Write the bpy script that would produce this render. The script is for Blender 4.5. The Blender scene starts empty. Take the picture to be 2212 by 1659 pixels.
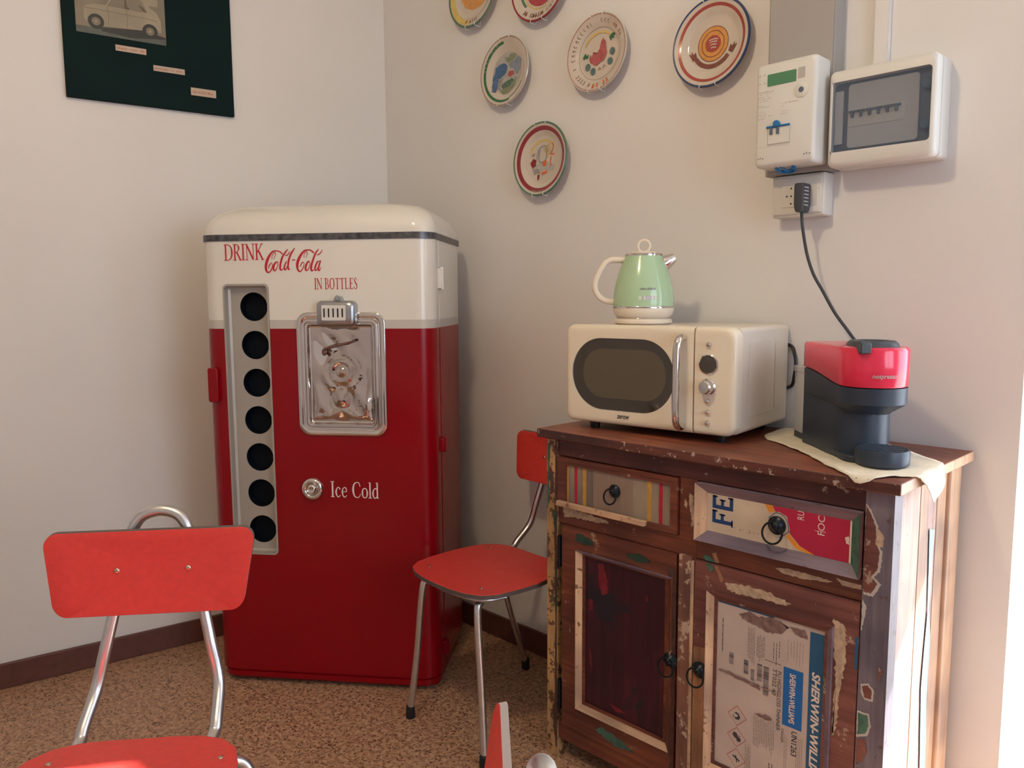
import bpy, math, random
from mathutils import Matrix, Vector
R = math.radians
random.seed(7)
S = bpy.context.scene
COL = S.collection

# ------------------------------------------------------------------ camera
cam_d = bpy.data.cameras.new('camera'); cam = bpy.data.objects.new('camera', cam_d); COL.objects.link(cam)
S.camera = cam
cam_d.sensor_fit = 'HORIZONTAL'; cam_d.sensor_width = 36.0
cam_d.lens = 36.0 * 1700 / 2212
cam_d.clip_start = 0.02
_p, _r, _az = R(6.27), R(-0.35), R(135.2)
_F = Vector((math.cos(_az) * math.cos(_p), math.sin(_az) * math.cos(_p), -math.sin(_p)))
_R0 = Vector((math.sin(_az), -math.cos(_az), 0)); _U0 = _R0.cross(_F)
_Rr = math.cos(_r) * _R0 + math.sin(_r) * _U0; _Ur = -math.sin(_r) * _R0 + math.cos(_r) * _U0
_m = Matrix((_Rr, _Ur, -_F)).transposed().to_4x4()
_m.translation = (2.553, -1.86, 1.2)
cam.matrix_world = _m

# ------------------------------------------------------------------ colour management
S.view_settings.view_transform = 'Standard'; S.view_settings.look = 'None'
S.view_settings.exposure = 0.25; S.view_settings.gamma = 1.0
S.view_settings.use_curve_mapping = False

# ------------------------------------------------------------------ world, sun, lights
W = bpy.data.worlds.new('world'); S.world = W; W.use_nodes = True
bg = W.node_tree.nodes['Background']
bg.inputs[0].default_value = (0.70, 0.83, 1.0, 1); bg.inputs[1].default_value = 5.0
def light(name, kind, loc, rot=(0, 0, 0), **kw):
    d = bpy.data.lights.new(name, kind); o = bpy.data.objects.new(name, d); COL.objects.link(o)
    o.location = loc; o.rotation_euler = rot
    for k, v in kw.items(): setattr(d, k, v)
    return o
# sun through the open door on the right: travels towards -y, a little towards -x, and down
SUN = Vector((-0.62, -1.0, -0.85)).normalized()
sun = light('sun', 'SUN', (3, 3, 4), energy=17.0, color=(1.0, 0.96, 0.90), angle=R(0.6))
sun.rotation_euler = SUN.to_track_quat('-Z', 'Y').to_euler()
# portals: they only guide sky light through the two real openings
pd = light('door_daylight', 'AREA', (2.66, 0.06, 1.07), (R(-90), 0, 0), shape='RECTANGLE', size=0.98, size_y=2.1)
pd.data.cycles.is_portal = True
pw = light('window_daylight', 'AREA', (4.3, -1.0, 1.55), (0, R(90), 0), shape='RECTANGLE', size=1.5, size_y=1.3)
pw.data.cycles.is_portal = True
LAMP = Vector((1.62, -1.62, 2.46))
lamp_light = light('bulb_light', 'POINT', LAMP, energy=27.0, color=(1.0, 0.79, 0.48), shadow_soft_size=0.07)

# ------------------------------------------------------------------ materials
def mat(name, color, rough=0.5, metal=0.0, spec=0.5, coat=0.0, bump=0.0, bscale=200.0, var=0.0, vscale=8.0,
        trans=0.0, alpha=1.0, emit=None, ior=1.45, vec=(1, 1, 1), sheen=0.0):
    m = bpy.data.materials.new(name); m.use_nodes = True
    nt = m.node_tree; b = nt.nodes['Principled BSDF']
    b.inputs['Base Color'].default_value = (*color, 1)
    b.inputs['Roughness'].default_value = rough; b.inputs['Metallic'].default_value = metal
    b.inputs['Specular IOR Level'].default_value = spec
    b.inputs['Coat Weight'].default_value = coat; b.inputs['Coat Roughness'].default_value = 0.06
    b.inputs['Transmission Weight'].default_value = trans; b.inputs['Alpha'].default_value = alpha
    b.inputs['IOR'].default_value = ior
    if emit: b.inputs['Emission Color'].default_value = (*emit[0], 1); b.inputs['Emission Strength'].default_value = emit[1]
    tc = nt.nodes.new('ShaderNodeTexCoord'); mp = nt.nodes.new('ShaderNodeMapping')
    mp.inputs['Scale'].default_value = vec
    nt.links.new(tc.outputs['Object'], mp.inputs[0])
    n = nt.nodes.new('ShaderNodeTexNoise'); n.inputs['Scale'].default_value = vscale; n.inputs['Detail'].default_value = 5
    nt.links.new(mp.outputs[0], n.inputs[0])
    rp = nt.nodes.new('ShaderNodeValToRGB')
    v = max(var, 0.015)
    rp.color_ramp.elements[0].position = 0.3; rp.color_ramp.elements[1].position = 0.7
    rp.color_ramp.elements[0].color = (*[c * (1 - v) for c in color], 1)
    rp.color_ramp.elements[1].color = (*[min(1, c * (1 + v)) for c in color], 1)
    nt.links.new(n.outputs[0], rp.inputs[0]); nt.links.new(rp.outputs[0], b.inputs['Base Color'])
    if bump > 0:
        n2 = nt.nodes.new('ShaderNodeTexNoise'); n2.inputs['Scale'].default_value = bscale; n2.inputs['Detail'].default_value = 3
        nt.links.new(mp.outputs[0], n2.inputs[0])
        bp = nt.nodes.new('ShaderNodeBump'); bp.inputs['Strength'].default_value = bump; bp.inputs['Distance'].default_value = 0.002
        nt.links.new(n2.outputs[0], bp.inputs['Height']); nt.links.new(bp.outputs[0], b.inputs['Normal'])
    return m

def wood(name, dark, mid, lightc, axis='x', seed=0.0, rough=0.45, chip=None, chip_amt=0.0, chip_scale=9.0, bump=0.35):
    """weathered timber: streaked grain along an axis, with optional flakes of old paint"""
    m = bpy.data.materials.new(name); m.use_nodes = True
    nt = m.node_tree; b = nt.nodes['Principled BSDF']; L = nt.links.new
    b.inputs['Roughness'].default_value = rough
    tc = nt.nodes.new('ShaderNodeTexCoord'); mp = nt.nodes.new('ShaderNodeMapping')
    sc = {'x': (1.2, 22, 22), 'z': (22, 22, 1.2), 'y': (22, 1.2, 22)}[axis]
    mp.inputs['Scale'].default_value = sc; mp.inputs['Location'].default_value = (seed, seed * 1.7, seed * 0.6)
    L(tc.outputs['Object'], mp.inputs[0])
    n = nt.nodes.new('ShaderNodeTexNoise'); n.inputs['Scale'].default_value = 2.6; n.inputs['Detail'].default_value = 8
    n.inputs['Distortion'].default_value = 0.6; n.inputs['Roughness'].default_value = 0.65
    L(mp.outputs[0], n.inputs[0])
    rp = nt.nodes.new('ShaderNodeValToRGB'); cr = rp.color_ramp
    cr.elements[0].position = 0.30; cr.elements[0].color = (*dark, 1)
    cr.elements[1].position = 0.72; cr.elements[1].color = (*lightc, 1)
    e = cr.elements.new(0.5); e.color = (*mid, 1)
    L(n.outputs[0], rp.inputs[0]); out = rp.outputs[0]
    # broad tonal drift
    mp2 = nt.nodes.new('ShaderNodeMapping'); mp2.inputs['Location'].default_value = (seed * 3, 1, seed)
    L(tc.outputs['Object'], mp2.inputs[0])
    n3 = nt.nodes.new('ShaderNodeTexNoise'); n3.inputs['Scale'].default_value = 6; L(mp2.outputs[0], n3.inputs[0])
    mx = nt.nodes.new('ShaderNodeMix'); mx.data_type = 'RGBA'; mx.blend_type = 'MULTIPLY'
    r3 = nt.nodes.new('ShaderNodeValToRGB'); r3.color_ramp.elements[0].position = 0.35; r3.color_ramp.elements[1].position = 0.65
    r3.color_ramp.elements[0].color = (0.62, 0.6, 0.66, 1); r3.color_ramp.elements[1].color = (1.15, 1.08, 1.0, 1)
    L(n3.outputs[0], r3.inputs[0]); mx.inputs[0].default_value = 1.0
    L(out, mx.inputs[6]); L(r3.outputs[0], mx.inputs[7]); out = mx.outputs[2]
    if chip:
        n4 = nt.nodes.new('ShaderNodeTexNoise'); n4.inputs['Scale'].default_value = chip_scale; n4.inputs['Detail'].default_value = 10
        n4.inputs['Roughness'].default_value = 0.7; L(mp2.outputs[0], n4.inputs[0])
        r4 = nt.nodes.new('ShaderNodeValToRGB'); t = 0.68 - chip_amt * 0.36
        r4.color_ramp.elements[0].position = t; r4.color_ramp.elements[1].position = t + 0.02
        r4.color_ramp.elements[0].color = (0, 0, 0, 1); r4.color_ramp.elements[1].color = (1, 1, 1, 1)
        L(n4.outputs[0], r4.inputs[0])
        m2 = nt.nodes.new('ShaderNodeMix'); m2.data_type = 'RGBA'; L(r4.outputs[0], m2.inputs[0])
        L(out, m2.inputs[6]); m2.inputs[7].default_value = (*chip, 1); out = m2.outputs[2]
    L(out, b.inputs['Base Color'])
    bp = nt.nodes.new('ShaderNodeBump'); bp.inputs['Strength'].default_value = bump; bp.inputs['Distance'].default_value = 0.002
    L(n.outputs[0], bp.inputs['Height']); L(bp.outputs[0], b.inputs['Normal'])
    return m

def terrazzo():
    m = bpy.data.materials.new('terrazzo'); m.use_nodes = True
    nt = m.node_tree; b = nt.nodes['Principled BSDF']; L = nt.links.new
    b.inputs['Roughness'].default_value = 0.42
    tc = nt.nodes.new('ShaderNodeTexCoord')
    v = nt.nodes.new('ShaderNodeTexVoronoi'); v.inputs['Scale'].default_value = 210; L(tc.outputs['Object'], v.inputs[0])
    hs = nt.nodes.new('ShaderNodeSeparateColor'); L(v.outputs['Color'], hs.inputs[0])
    rp = nt.nodes.new('ShaderNodeValToRGB'); cr = rp.color_ramp
    cr.elements[0].position = 0.0; cr.elements[0].color = (0.13, 0.060, 0.035, 1)
    cr.elements[1].position = 1.0; cr.elements[1].color = (0.52, 0.36, 0.23, 1)
    for p, c in ((0.10, (0.22, 0.11, 0.07)), (0.20, (0.44, 0.255, 0.165)), (0.55, (0.49, 0.29, 0.19)), (0.85, (0.54, 0.335, 0.215))):
        e = cr.elements.new(p); e.color = (*c, 1)
    L(hs.outputs[0], rp.inputs[0])
    n = nt.nodes.new('ShaderNodeTexNoise'); n.inputs['Scale'].default_value = 70; n.inputs['Detail'].default_value = 6; L(tc.outputs['Object'], n.inputs[0])
    r2 = nt.nodes.new('ShaderNodeValToRGB'); r2.color_ramp.elements[0].position = 0.38; r2.color_ramp.elements[1].position = 0.6
    r2.color_ramp.elements[0].color = (0.72, 0.66, 0.62, 1); r2.color_ramp.elements[1].color = (1.06, 1.04, 1.0, 1)
    L(n.outputs[0], r2.inputs[0])
    mx = nt.nodes.new('ShaderNodeMix'); mx.data_type = 'RGBA'; mx.blend_type = 'MULTIPLY'; mx.inputs[0].default_value = 1
    L(rp.outputs[0], mx.inputs[6]); L(r2.outputs[0], mx.inputs[7])
    # faint joints of the tiles
    br = nt.nodes.new('ShaderNodeTexBrick'); br.offset = 0.0
    br.inputs['Scale'].default_value = 1.0; br.inputs['Brick Width'].default_value = 0.4; br.inputs['Row Height'].default_value = 0.4
    br.inputs['Mortar Size'].default_value = 0.0012; br.inputs['Color1'].default_value = (1, 1, 1, 1); br.inputs['Color2'].default_value = (0.93, 0.93, 0.93, 1)
    br.inputs['Mortar'].default_value = (0.5, 0.45, 0.4, 1)
    L(tc.outputs['Object'], br.inputs[0])
    m2 = nt.nodes.new('ShaderNodeMix'); m2.data_type = 'RGBA'; m2.blend_type = 'MULTIPLY'; m2.inputs[0].default_value = 1
    L(mx.outputs[2], m2.inputs[6]); L(br.outputs[0], m2.inputs[7]); L(m2.outputs[2], b.inputs['Base Color'])
    return m

M = {}
M['plaster'] = mat('plaster', (0.755, 0.73, 0.715), 0.85, var=0.02, vscale=2.2, bump=0.12, bscale=45, spec=0.2)
M['ceiling'] = mat('ceiling_paint', (0.8, 0.78, 0.74), 0.9, var=0.02)
M['terrazzo'] = terrazzo()
M['skirting'] = mat('skirting', (0.115, 0.042, 0.032), 0.4, var=0.15, vscale=30)
M['patio'] = mat('patio_stone', (0.6, 0.57, 0.52), 0.9, var=0.1)
M['white_gloss'] = mat('white_gloss', (0.74, 0.705, 0.65), 0.2, var=0.03, vscale=5, coat=0.3)
M['red_gloss'] = mat('red_gloss', (0.25, 0.0008, 0.006), 0.25, var=0.04, vscale=3, coat=0.0, spec=0.35)
M['grey_band'] = mat('grey_band', (0.52, 0.49, 0.45), 0.4, var=0.04)
M['dark_trim'] = mat('dark_trim', (0.10, 0.10, 0.11), 0.35, metal=0.5, var=0.5, vscale=60, bump=0.3, bscale=120)
M['panel_grey'] = mat('panel_grey', (0.43, 0.40, 0.36), 0.42, metal=0.35, var=0.03)
M['port_black'] = mat('port_black', (0.0015, 0.004, 0.009), 0.6, spec=0.2)
M['chrome'] = mat('chrome', (0.70, 0.66, 0.64), 0.07, metal=1.0, bump=0.05, bscale=14)
M['chrome_wavy'] = mat('chrome_wavy', (0.56, 0.49, 0.46), 0.06, metal=1.0, bump=1.0, bscale=26)
M['dull_chrome'] = mat('dull_chrome', (0.42, 0.44, 0.47), 0.3, metal=1.0)
M['tube'] = mat('tube_steel', (0.66, 0.66, 0.68), 0.32, metal=1.0, var=0.05, vscale=40)
M['letter_red'] = mat('letter_red', (0.50, 0.015, 0.03), 0.4)
M['letter_white'] = mat('letter_white', (0.80, 0.70, 0.66), 0.4)
M['formica'] = mat('red_formica', (0.60, 0.050, 0.042), 0.36, var=0.07, vscale=90, spec=0.4)
M['formica_edge'] = mat('formica_edge', (0.10, 0.08, 0.075), 0.5)
M['rubber'] = mat('rubber', (0.012, 0.012, 0.013), 0.6)
M['screw'] = mat('screw', (0.6, 0.5, 0.4), 0.25, metal=1.0)
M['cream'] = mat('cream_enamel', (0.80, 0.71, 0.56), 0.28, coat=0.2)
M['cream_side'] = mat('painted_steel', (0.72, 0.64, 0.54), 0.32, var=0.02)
M['glass_dark'] = mat('glass_dark', (0.035, 0.026, 0.013), 0.05, spec=0.9, ior=1.6)
M['glass_mesh'] = mat('glass_mesh', (0.085, 0.062, 0.028), 0.06, spec=0.9, ior=1.6)
M['black_plastic'] = mat('black_plastic', (0.012, 0.013, 0.016), 0.35)
M['mint'] = mat('mint_enamel', (0.42, 0.60, 0.38), 0.16, coat=0.4)
M['cream_plastic'] = mat('cream_plastic', (0.80, 0.70, 0.58), 0.3)
M['print_grey'] = mat('print_grey', (0.22, 0.22, 0.22), 0.6)
M['print_lilac'] = mat('print_lilac', (0.55, 0.5, 0.62), 0.6)
M['coffee_red'] = mat('coffee_red', (0.78, 0.030, 0.085), 0.2, coat=0.4)
M['coffee_black'] = mat('coffee_black', (0.028, 0.040, 0.062), 0.38)
M['lever'] = mat('lever_dark', (0.05, 0.06, 0.075), 0.4)
M['tank'] = mat('tank_clear', (0.62, 0.60, 0.60), 0.15, alpha=0.45)
M['linen'] = mat('linen', (0.80, 0.72, 0.57), 0.9, var=0.06, vscale=60, bump=0.6, bscale=500)
M['meter_white'] = mat('meter_white', (0.69, 0.675, 0.64), 0.4)
M['lcd'] = mat('lcd_green', (0.085, 0.24, 0.125), 0.3)
M['switch_blue'] = mat('switch_blue', (0.01, 0.16, 0.42), 0.4)
M['label_grey'] = mat('label_grey', (0.46, 0.43, 0.41), 0.6)
M['duct'] = mat('duct_grey', (0.36, 0.335, 0.32), 0.55, var=0.03)
M['smoke'] = mat('smoked_plastic', (0.14, 0.18, 0.25), 0.12, alpha=0.26)
M['inner_grey'] = mat('inner_grey', (0.62, 0.61, 0.62), 0.5)
M['slate'] = mat('slate_blue', (0.10, 0.13, 0.18), 0.4)
M['knob_blue'] = mat('knob_blue', (0.05, 0.12, 0.2), 0.35)
M['plug'] = mat('plug_grey', (0.045, 0.05, 0.06), 0.5)
M['ceramic'] = mat('ceramic', (0.58, 0.50, 0.42), 0.12, coat=0.5, var=0.03, vscale=20)
def paint(n, c, r=0.25): M[n] = mat(n, c, r, coat=0.2, var=0.12, vscale=60)
paint('g_blue', (0.035, 0.055, 0.14)); paint('g_red', (0.34, 0.06, 0.045)); paint('g_orange', (0.62, 0.28, 0.07))
paint('g_core', (0.36, 0.07, 0.055)); paint('g_brown', (0.20, 0.07, 0.05)); paint('g_green', (0.09, 0.17, 0.11)); paint('g_wine', (0.26, 0.025, 0.035))
paint('g_yellow', (0.62, 0.46, 0.13)); paint('g_pink', (0.42, 0.10, 0.10)); paint('g_leaf', (0.03, 0.14, 0.05)); paint('g_teal', (0.09, 0.16, 0.15))
paint('g_ochre', (0.50, 0.38, 0.20)); paint('g_haze', (0.42, 0.40, 0.37)); paint('g_moss', (0.24, 0.27, 0.18)); paint('g_sky', (0.08, 0.15, 0.28)); paint('g_slate', (0.24, 0.27, 0.33)); paint('g_flame', (0.62, 0.13, 0.04)); paint('g_line', (0.30, 0.20, 0.15)); paint('g_tomato', (0.40, 0.05, 0.06))
M['board'] = mat('board_green', (0.004, 0.0155, 0.016), 0.7, spec=0.12, var=0.12, vscale=6)
M['photo_paper'] = mat('photo_paper', (0.20, 0.165, 0.12), 0.4, var=0.12, vscale=18)
M['photo_light'] = mat('photo_light', (0.30, 0.25, 0.18), 0.4, var=0.14, vscale=14)
M['photo_mid'] = mat('photo_mid', (0.115, 0.088, 0.06), 0.4, var=0.1)
M['photo_dark'] = mat('photo_dark', (0.028, 0.028, 0.024), 0.4, var=0.2)
M['photo_grey'] = mat('photo_grey', (0.085, 0.092, 0.08), 0.4, var=0.2, vscale=40)
M['paper'] = mat('paper', (0.50, 0.38, 0.30), 0.6)
M['paper_ink'] = mat('paper_ink', (0.38, 0.17, 0.10), 0.6)
# timber of the sideboard
M['w_top'] = wood('w_top', (0.13, 0.040, 0.022), (0.24, 0.075, 0.042), (0.36, 0.125, 0.068), 'x', 1.3, 0.42, chip=(0.48, 0.34, 0.27), chip_amt=0.02, chip_scale=40)
M['w_rail'] = wood('w_rail', (0.050, 0.014, 0.015), (0.098, 0.028, 0.026), (0.15, 0.046, 0.036), 'x', 4.1, chip=(0.34, 0.26, 0.20), chip_amt=0.12, chip_scale=30)
M['w_edge'] = wood('w_edge', (0.055, 0.018, 0.016), (0.10, 0.032, 0.026), (0.17, 0.055, 0.04), 'x', 3.1, chip=(0.42, 0.33, 0.27), chip_amt=0.24, chip_scale=55)
M['w_x'] = wood('w_x', (0.088, 0.022, 0.015), (0.155, 0.043, 0.026), (0.235, 0.082, 0.042), 'x', 2.7, chip=(0.33, 0.23, 0.16), chip_amt=0.12, chip_scale=28)
M['w_z'] = wood('w_z', (0.095, 0.026, 0.017), (0.165, 0.052, 0.030), (0.24, 0.088, 0.048), 'z', 6.2, chip=(0.36, 0.24, 0.16), chip_amt=0.16, chip_scale=26)
M['w_pink'] = wood('w_pink', (0.10, 0.032, 0.030), (0.155, 0.058, 0.052), (0.21, 0.088, 0.076), 'x', 8.4, chip=(0.36, 0.26, 0.20), chip_amt=0.16, chip_scale=30)
M['w_stile'] = wood('w_stile', (0.13, 0.050, 0.038), (0.19, 0.088, 0.066), (0.25, 0.125, 0.095), 'z', 3.3, chip=(0.45, 0.34, 0.27), chip_amt=0.34, chip_scale=34)
M['p_yellow'] = wood('p_yellow', (0.42, 0.24, 0.10), (0.52, 0.33, 0.15), (0.60, 0.40, 0.20), 'z', 5.1, chip=(0.10, 0.045, 0.028), chip_amt=0.4, chip_scale=34, bump=0.6)
M['p_lilac'] = wood('p_lilac', (0.155, 0.115, 0.155), (0.21, 0.16, 0.215), (0.26, 0.205, 0.265), 'x', 9.3, chip=(0.12, 0.08, 0.09), chip_amt=0.18, chip_scale=30, bump=0.2)
M['p_post'] = wood('p_post', (0.115, 0.10, 0.135), (0.165, 0.150, 0.195), (0.21, 0.19, 0.24), 'z', 7.7, chip=(0.09, 0.06, 0.065), chip_amt=0.2, chip_scale=22, bump=0.4)
M['p_cream'] = wood('p_cream', (0.42, 0.28, 0.19), (0.56, 0.40, 0.28), (0.66, 0.49, 0.36), 'z', 2.2, chip=(0.20, 0.10, 0.06), chip_amt=0.26, chip_scale=36, bump=0.5)
M['p_creamx'] = wood('p_creamx', (0.42, 0.27, 0.17), (0.56, 0.38, 0.25), (0.64, 0.46, 0.32), 'x', 1.2, chip=(0.20, 0.10, 0.06), chip_amt=0.2, chip_scale=36, bump=0.5)
M['p_green'] = mat('p_green', (0.055, 0.14, 0.105), 0.5, var=0.3, vscale=60)
M['p_darkgreen'] = mat('p_darkgreen', (0.018, 0.05, 0.035), 0.5, var=0.3, vscale=60)
M['p_flake'] = mat('p_flake', (0.44, 0.33, 0.24), 0.7, var=0.25, vscale=90)
M['p_tan'] = wood('p_tan', (0.25, 0.12, 0.06), (0.34, 0.18, 0.10), (0.42, 0.24, 0.13), 'z', 4.4, chip=(0.16, 0.06, 0.04), chip_amt=0.15, chip_scale=30)
M['p_brown'] = mat('p_brown', (0.075, 0.035, 0.03), 0.6, var=0.3, vscale=60)
M['p_glass'] = wood('p_glass', (0.022, 0.003, 0.012), (0.040, 0.006, 0.018), (0.085, 0.010, 0.022), 'z', 3.9, rough=0.28, chip=(0.010, 0.010, 0.020), chip_amt=0.3, chip_scale=3.0, bump=0.1)
M['p_redmark'] = mat('p_redmark', (0.16, 0.012, 0.025), 0.35, var=0.3, vscale=30)
M['w_side'] = wood('w_side', (0.42, 0.27, 0.22), (0.56, 0.40, 0.34), (0.68, 0.52, 0.46), 'z', 2.9, bump=0.2, chip=(0.42, 0.24, 0.2), chip_amt=0.2, chip_scale=14)
M['w_side2'] = wood('w_side2', (0.44, 0.27, 0.17), (0.55, 0.37, 0.25), (0.64, 0.47, 0.34), 'z', 5.9, bump=0.2, chip=(0.40, 0.25, 0.18), chip_amt=0.12, chip_scale=18)
M['p_cyan'] = mat('p_cyan', (0.40, 0.72, 0.74), 0.5, var=0.1)
M['drawer_grey'] = wood('drawer_grey', (0.20, 0.155, 0.125), (0.27, 0.225, 0.18), (0.31, 0.27, 0.215), 'z', 1.9, bump=0.2)
M['stripe_red'] = mat('stripe_red', (0.42, 0.015, 0.04), 0.5, var=0.15, vscale=50)
M['stripe_ochre'] = mat('stripe_ochre', (0.48, 0.27, 0.06), 0.5, var=0.15, vscale=50)
M['iron'] = mat('iron', (0.012, 0.018, 0.026), 0.3, metal=0.6)
M['tin_cream'] = mat('tin_cream', (0.58, 0.49, 0.38), 0.35, var=0.10, vscale=14)
M['tin_red'] = mat('tin_red', (0.42, 0.015, 0.06), 0.35, var=0.05)
M['tin_blue'] = mat('tin_blue', (0.008, 0.05, 0.17), 0.35)
M['tin_orange'] = mat('tin_orange', (0.75, 0.28, 0.03), 0.35)
M['tin_white'] = mat('tin_white', (0.74, 0.64, 0.58), 0.35)
M['doc'] = mat('doc_paper', (0.50, 0.42, 0.39), 0.35, var=0.08, vscale=12)
M['doc_ink'] = mat('doc_ink', (0.055, 0.05, 0.06), 0.5)
M['doc_grey'] = mat('doc_grey', (0.22, 0.19, 0.19), 0.5)
M['doc_blue'] = mat('doc_blue', (0.012, 0.13, 0.42), 0.35)
M['doc_band'] = mat('doc_band', (0.02, 0.10, 0.22), 0.35, var=0.1)
M['doc_stain'] = mat('doc_stain', (0.20, 0.125, 0.12), 0.6, var=0.35, vscale=80)
M['haz_red'] = mat('haz_red', (0.52, 0.13, 0.10), 0.5)
M['lamp_glow'] = mat('lamp_glow', (1, 0.9, 0.75), 0.5, emit=((1.0, 0.72, 0.42), 6.0))

# ------------------------------------------------------------------ mesh builder
class MB:
    def __init__(s): s.v = []; s.f = []; s.m = []; s.T = Matrix.Identity(4)
    def add(s, vs, fs, m=0):
        b = len(s.v)
        s.v += [s.T @ Vector(p) for p in vs]
        for k, f in enumerate(fs):
            s.f.append([b + i for i in f]); s.m.append(m if isinstance(m, int) else m[k])
        return s
    def box(s, x0, x1, y0, y1, z0, z1, m=0):
        vs = [(x, y, z) for x in (x0, x1) for y in (y0, y1) for z in (z0, z1)]
        return s.add(vs, [(0, 1, 3, 2), (4, 6, 7, 5), (0, 4, 5, 1), (2, 3, 7, 6), (0, 2, 6, 4), (1, 5, 7, 3)], m)
    def prism(s, pts, lo, hi, axis='y', m=0):
        n = len(pts)
        def P(a, b, h): return (a, h, b) if axis == 'y' else ((a, b, h) if axis == 'z' else (h, a, b))
        vs = [P(a, b, lo) for a, b in pts] + [P(a, b, hi) for a, b in pts]
        fs = [tuple(range(n)), tuple(range(2 * n - 1, n - 1, -1))] + [(i, (i + 1) % n, n + (i + 1) % n, n + i) for i in range(n)]
        return s.add(vs, fs, m)
    def flat(s, pts, y, m=0):
        return s.add([(a, y, b) for a, b in pts], [tuple(range(len(pts)))], m)
    def loft(s, rings, m=0, cap0=True, cap1=True):
        n = len(rings[0]); vs = [p for r in rings for p in r]; fs = []; ms = []
        for k in range(len(rings) - 1):
            for i in range(n):
                j = (i + 1) % n
                fs.append((k * n + i, k * n + j, (k + 1) * n + j, (k + 1) * n + i)); ms.append(m if isinstance(m, int) else m[k])
        if cap0: fs.append(tuple(range(n - 1, -1, -1))); ms.append(m if isinstance(m, int) else m[0])
        if cap1: fs.append(tuple((len(rings) - 1) * n + i for i in range(n))); ms.append(m if isinstance(m, int) else m[-1])
        return s.add(vs, fs, ms)
    def lathe(s, prof, c=(0, 0, 0), axis='z', seg=40, m=0, cap0=True, cap1=True):
        rings = []
        for r, h in prof:
            r = max(r, 1e-5); ring = []
            for i in range(seg):
                a = 2 * math.pi * i / seg; u, w = r * math.cos(a), r * math.sin(a)
                q = {'z': (u, w, h), 'y': (u, h, w), 'x': (h, u, w)}[axis]
                ring.append((c[0] + q[0], c[1] + q[1], c[2] + q[2]))
            rings.append(ring)
        return s.loft(rings, m, cap0, cap1)
    def tube(s, path, r, seg=14, m=0, smooth=True, closed=False):
        P = [Vector(p) for p in path]
        if smooth: P = catmull(P, 8, closed)
        n = len(P); rr = r if isinstance(r, (list, tuple)) else [r] * n
        if len(rr) != n: rr = [rr[min(len(rr) - 1, int(i * len(rr) / n))] for i in range(n)]
        T = [(P[min(i + 1, n - 1)] - P[max(i - 1, 0)]).normalized() for i in range(n)]
        if closed: T = [(P[(i + 1) % n] - P[i - 1]).normalized() for i in range(n)]
        up = Vector((0, 0, 1)) if abs(T[0].z) < 0.9 else Vector((1, 0, 0))
        N = (up - T[0] * up.dot(T[0])).normalized(); rings = []
        for i in range(n):
            N = (N - T[i] * N.dot(T[i])).normalized(); B = T[i].cross(N)
            rings.append([P[i] + rr[i] * (math.cos(2 * math.pi * k / seg) * N + math.sin(2 * math.pi * k / seg) * B) for k in range(seg)])
        if closed: rings.append(rings[0])
        return s.loft(rings, m, not closed, not closed)
    def sphere(s, c, r, m=0, sq=(1, 1, 1)):
        pr = [(r * math.sin(math.pi * k / 12), -r * math.cos(math.pi * k / 12)) for k in range(13)]
        rings = [[(c[0] + sq[0] * max(a, 1e-5) * math.cos(2 * math.pi * i / 20), c[1] + sq[1] * max(a, 1e-5) * math.sin(2 * math.pi * i / 20), c[2] + sq[2] * h) for i in range(20)] for a, h in pr]
        return s.loft(rings, m)
    def build(s, name, mats, parent=None, bevel=0.0, seg=2, smooth=True, off=(0, 0, 0), angle=35):
        me = bpy.data.meshes.new(name)
        o0 = Vector(off)
        me.from_pydata([tuple(p - o0) for p in s.v], [], s.f)
        if not isinstance(mats, (list, tuple)): mats = [mats]
        for q in mats: me.materials.append(M[q] if isinstance(q, str) else q)
        me.polygons.foreach_set('material_index', s.m)
        me.validate(); me.update()
        import bmesh
        bm = bmesh.new(); bm.from_mesh(me); bmesh.ops.recalc_face_normals(bm, faces=bm.faces); bm.to_mesh(me); bm.free()
        me.polygons.foreach_set('use_smooth', [smooth] * len(me.polygons))
        if smooth: me.set_sharp_from_angle(angle=R(angle))
        o = bpy.data.objects.new(name, me); COL.objects.link(o)
        if parent: o.parent = parent
        if bevel:
            b = o.modifiers.new('bevel', 'BEVEL'); b.width = bevel; b.segments = seg; b.limit_method = 'ANGLE'; b.angle_limit = R(40); b.use_clamp_overlap = True
            b.harden_normals = False
        return o

def catmull(P, n, closed=False):
    out = []; L = len(P); rng = L if closed else L - 1
    for i in range(rng):
        if closed: a, b, c, d = P[i - 1], P[i], P[(i + 1) % L], P[(i + 2) % L]
        else: a, b, c, d = P[max(i - 1, 0)], P[i], P[i + 1], P[min(i + 2, L - 1)]
        for k in range(n):
            t = k / n
            out.append(0.5 * ((2 * b) + (c - a) * t + (2 * a - 5 * b + 4 * c - d) * t * t + (3 * b - a - 3 * c + d) * t ** 3))
    if not closed: out.append(P[-1])
    return out

def rr(x0, x1, y0, y1, r, seg=8):
    """rounded rectangle outline, r one radius or four (x1y1, x0y1, x0y0, x1y0)"""
    if not isinstance(r, (list, tuple)): r = [r] * 4
    pts = []
    for k, (cx, cy, sx, sy) in enumerate(((x1, y1, -1, -1), (x0, y1, 1, -1), (x0, y0, 1, 1), (x1, y0, -1, 1))):
        q = max(r[k], 1e-4)
        for i in range(seg + 1):
            a = math.pi / 2 * k + math.pi / 2 * i / seg
            pts.append((cx + sx * q + q * math.cos(a), cy + sy * q + q * math.sin(a)))
    return pts

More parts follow.
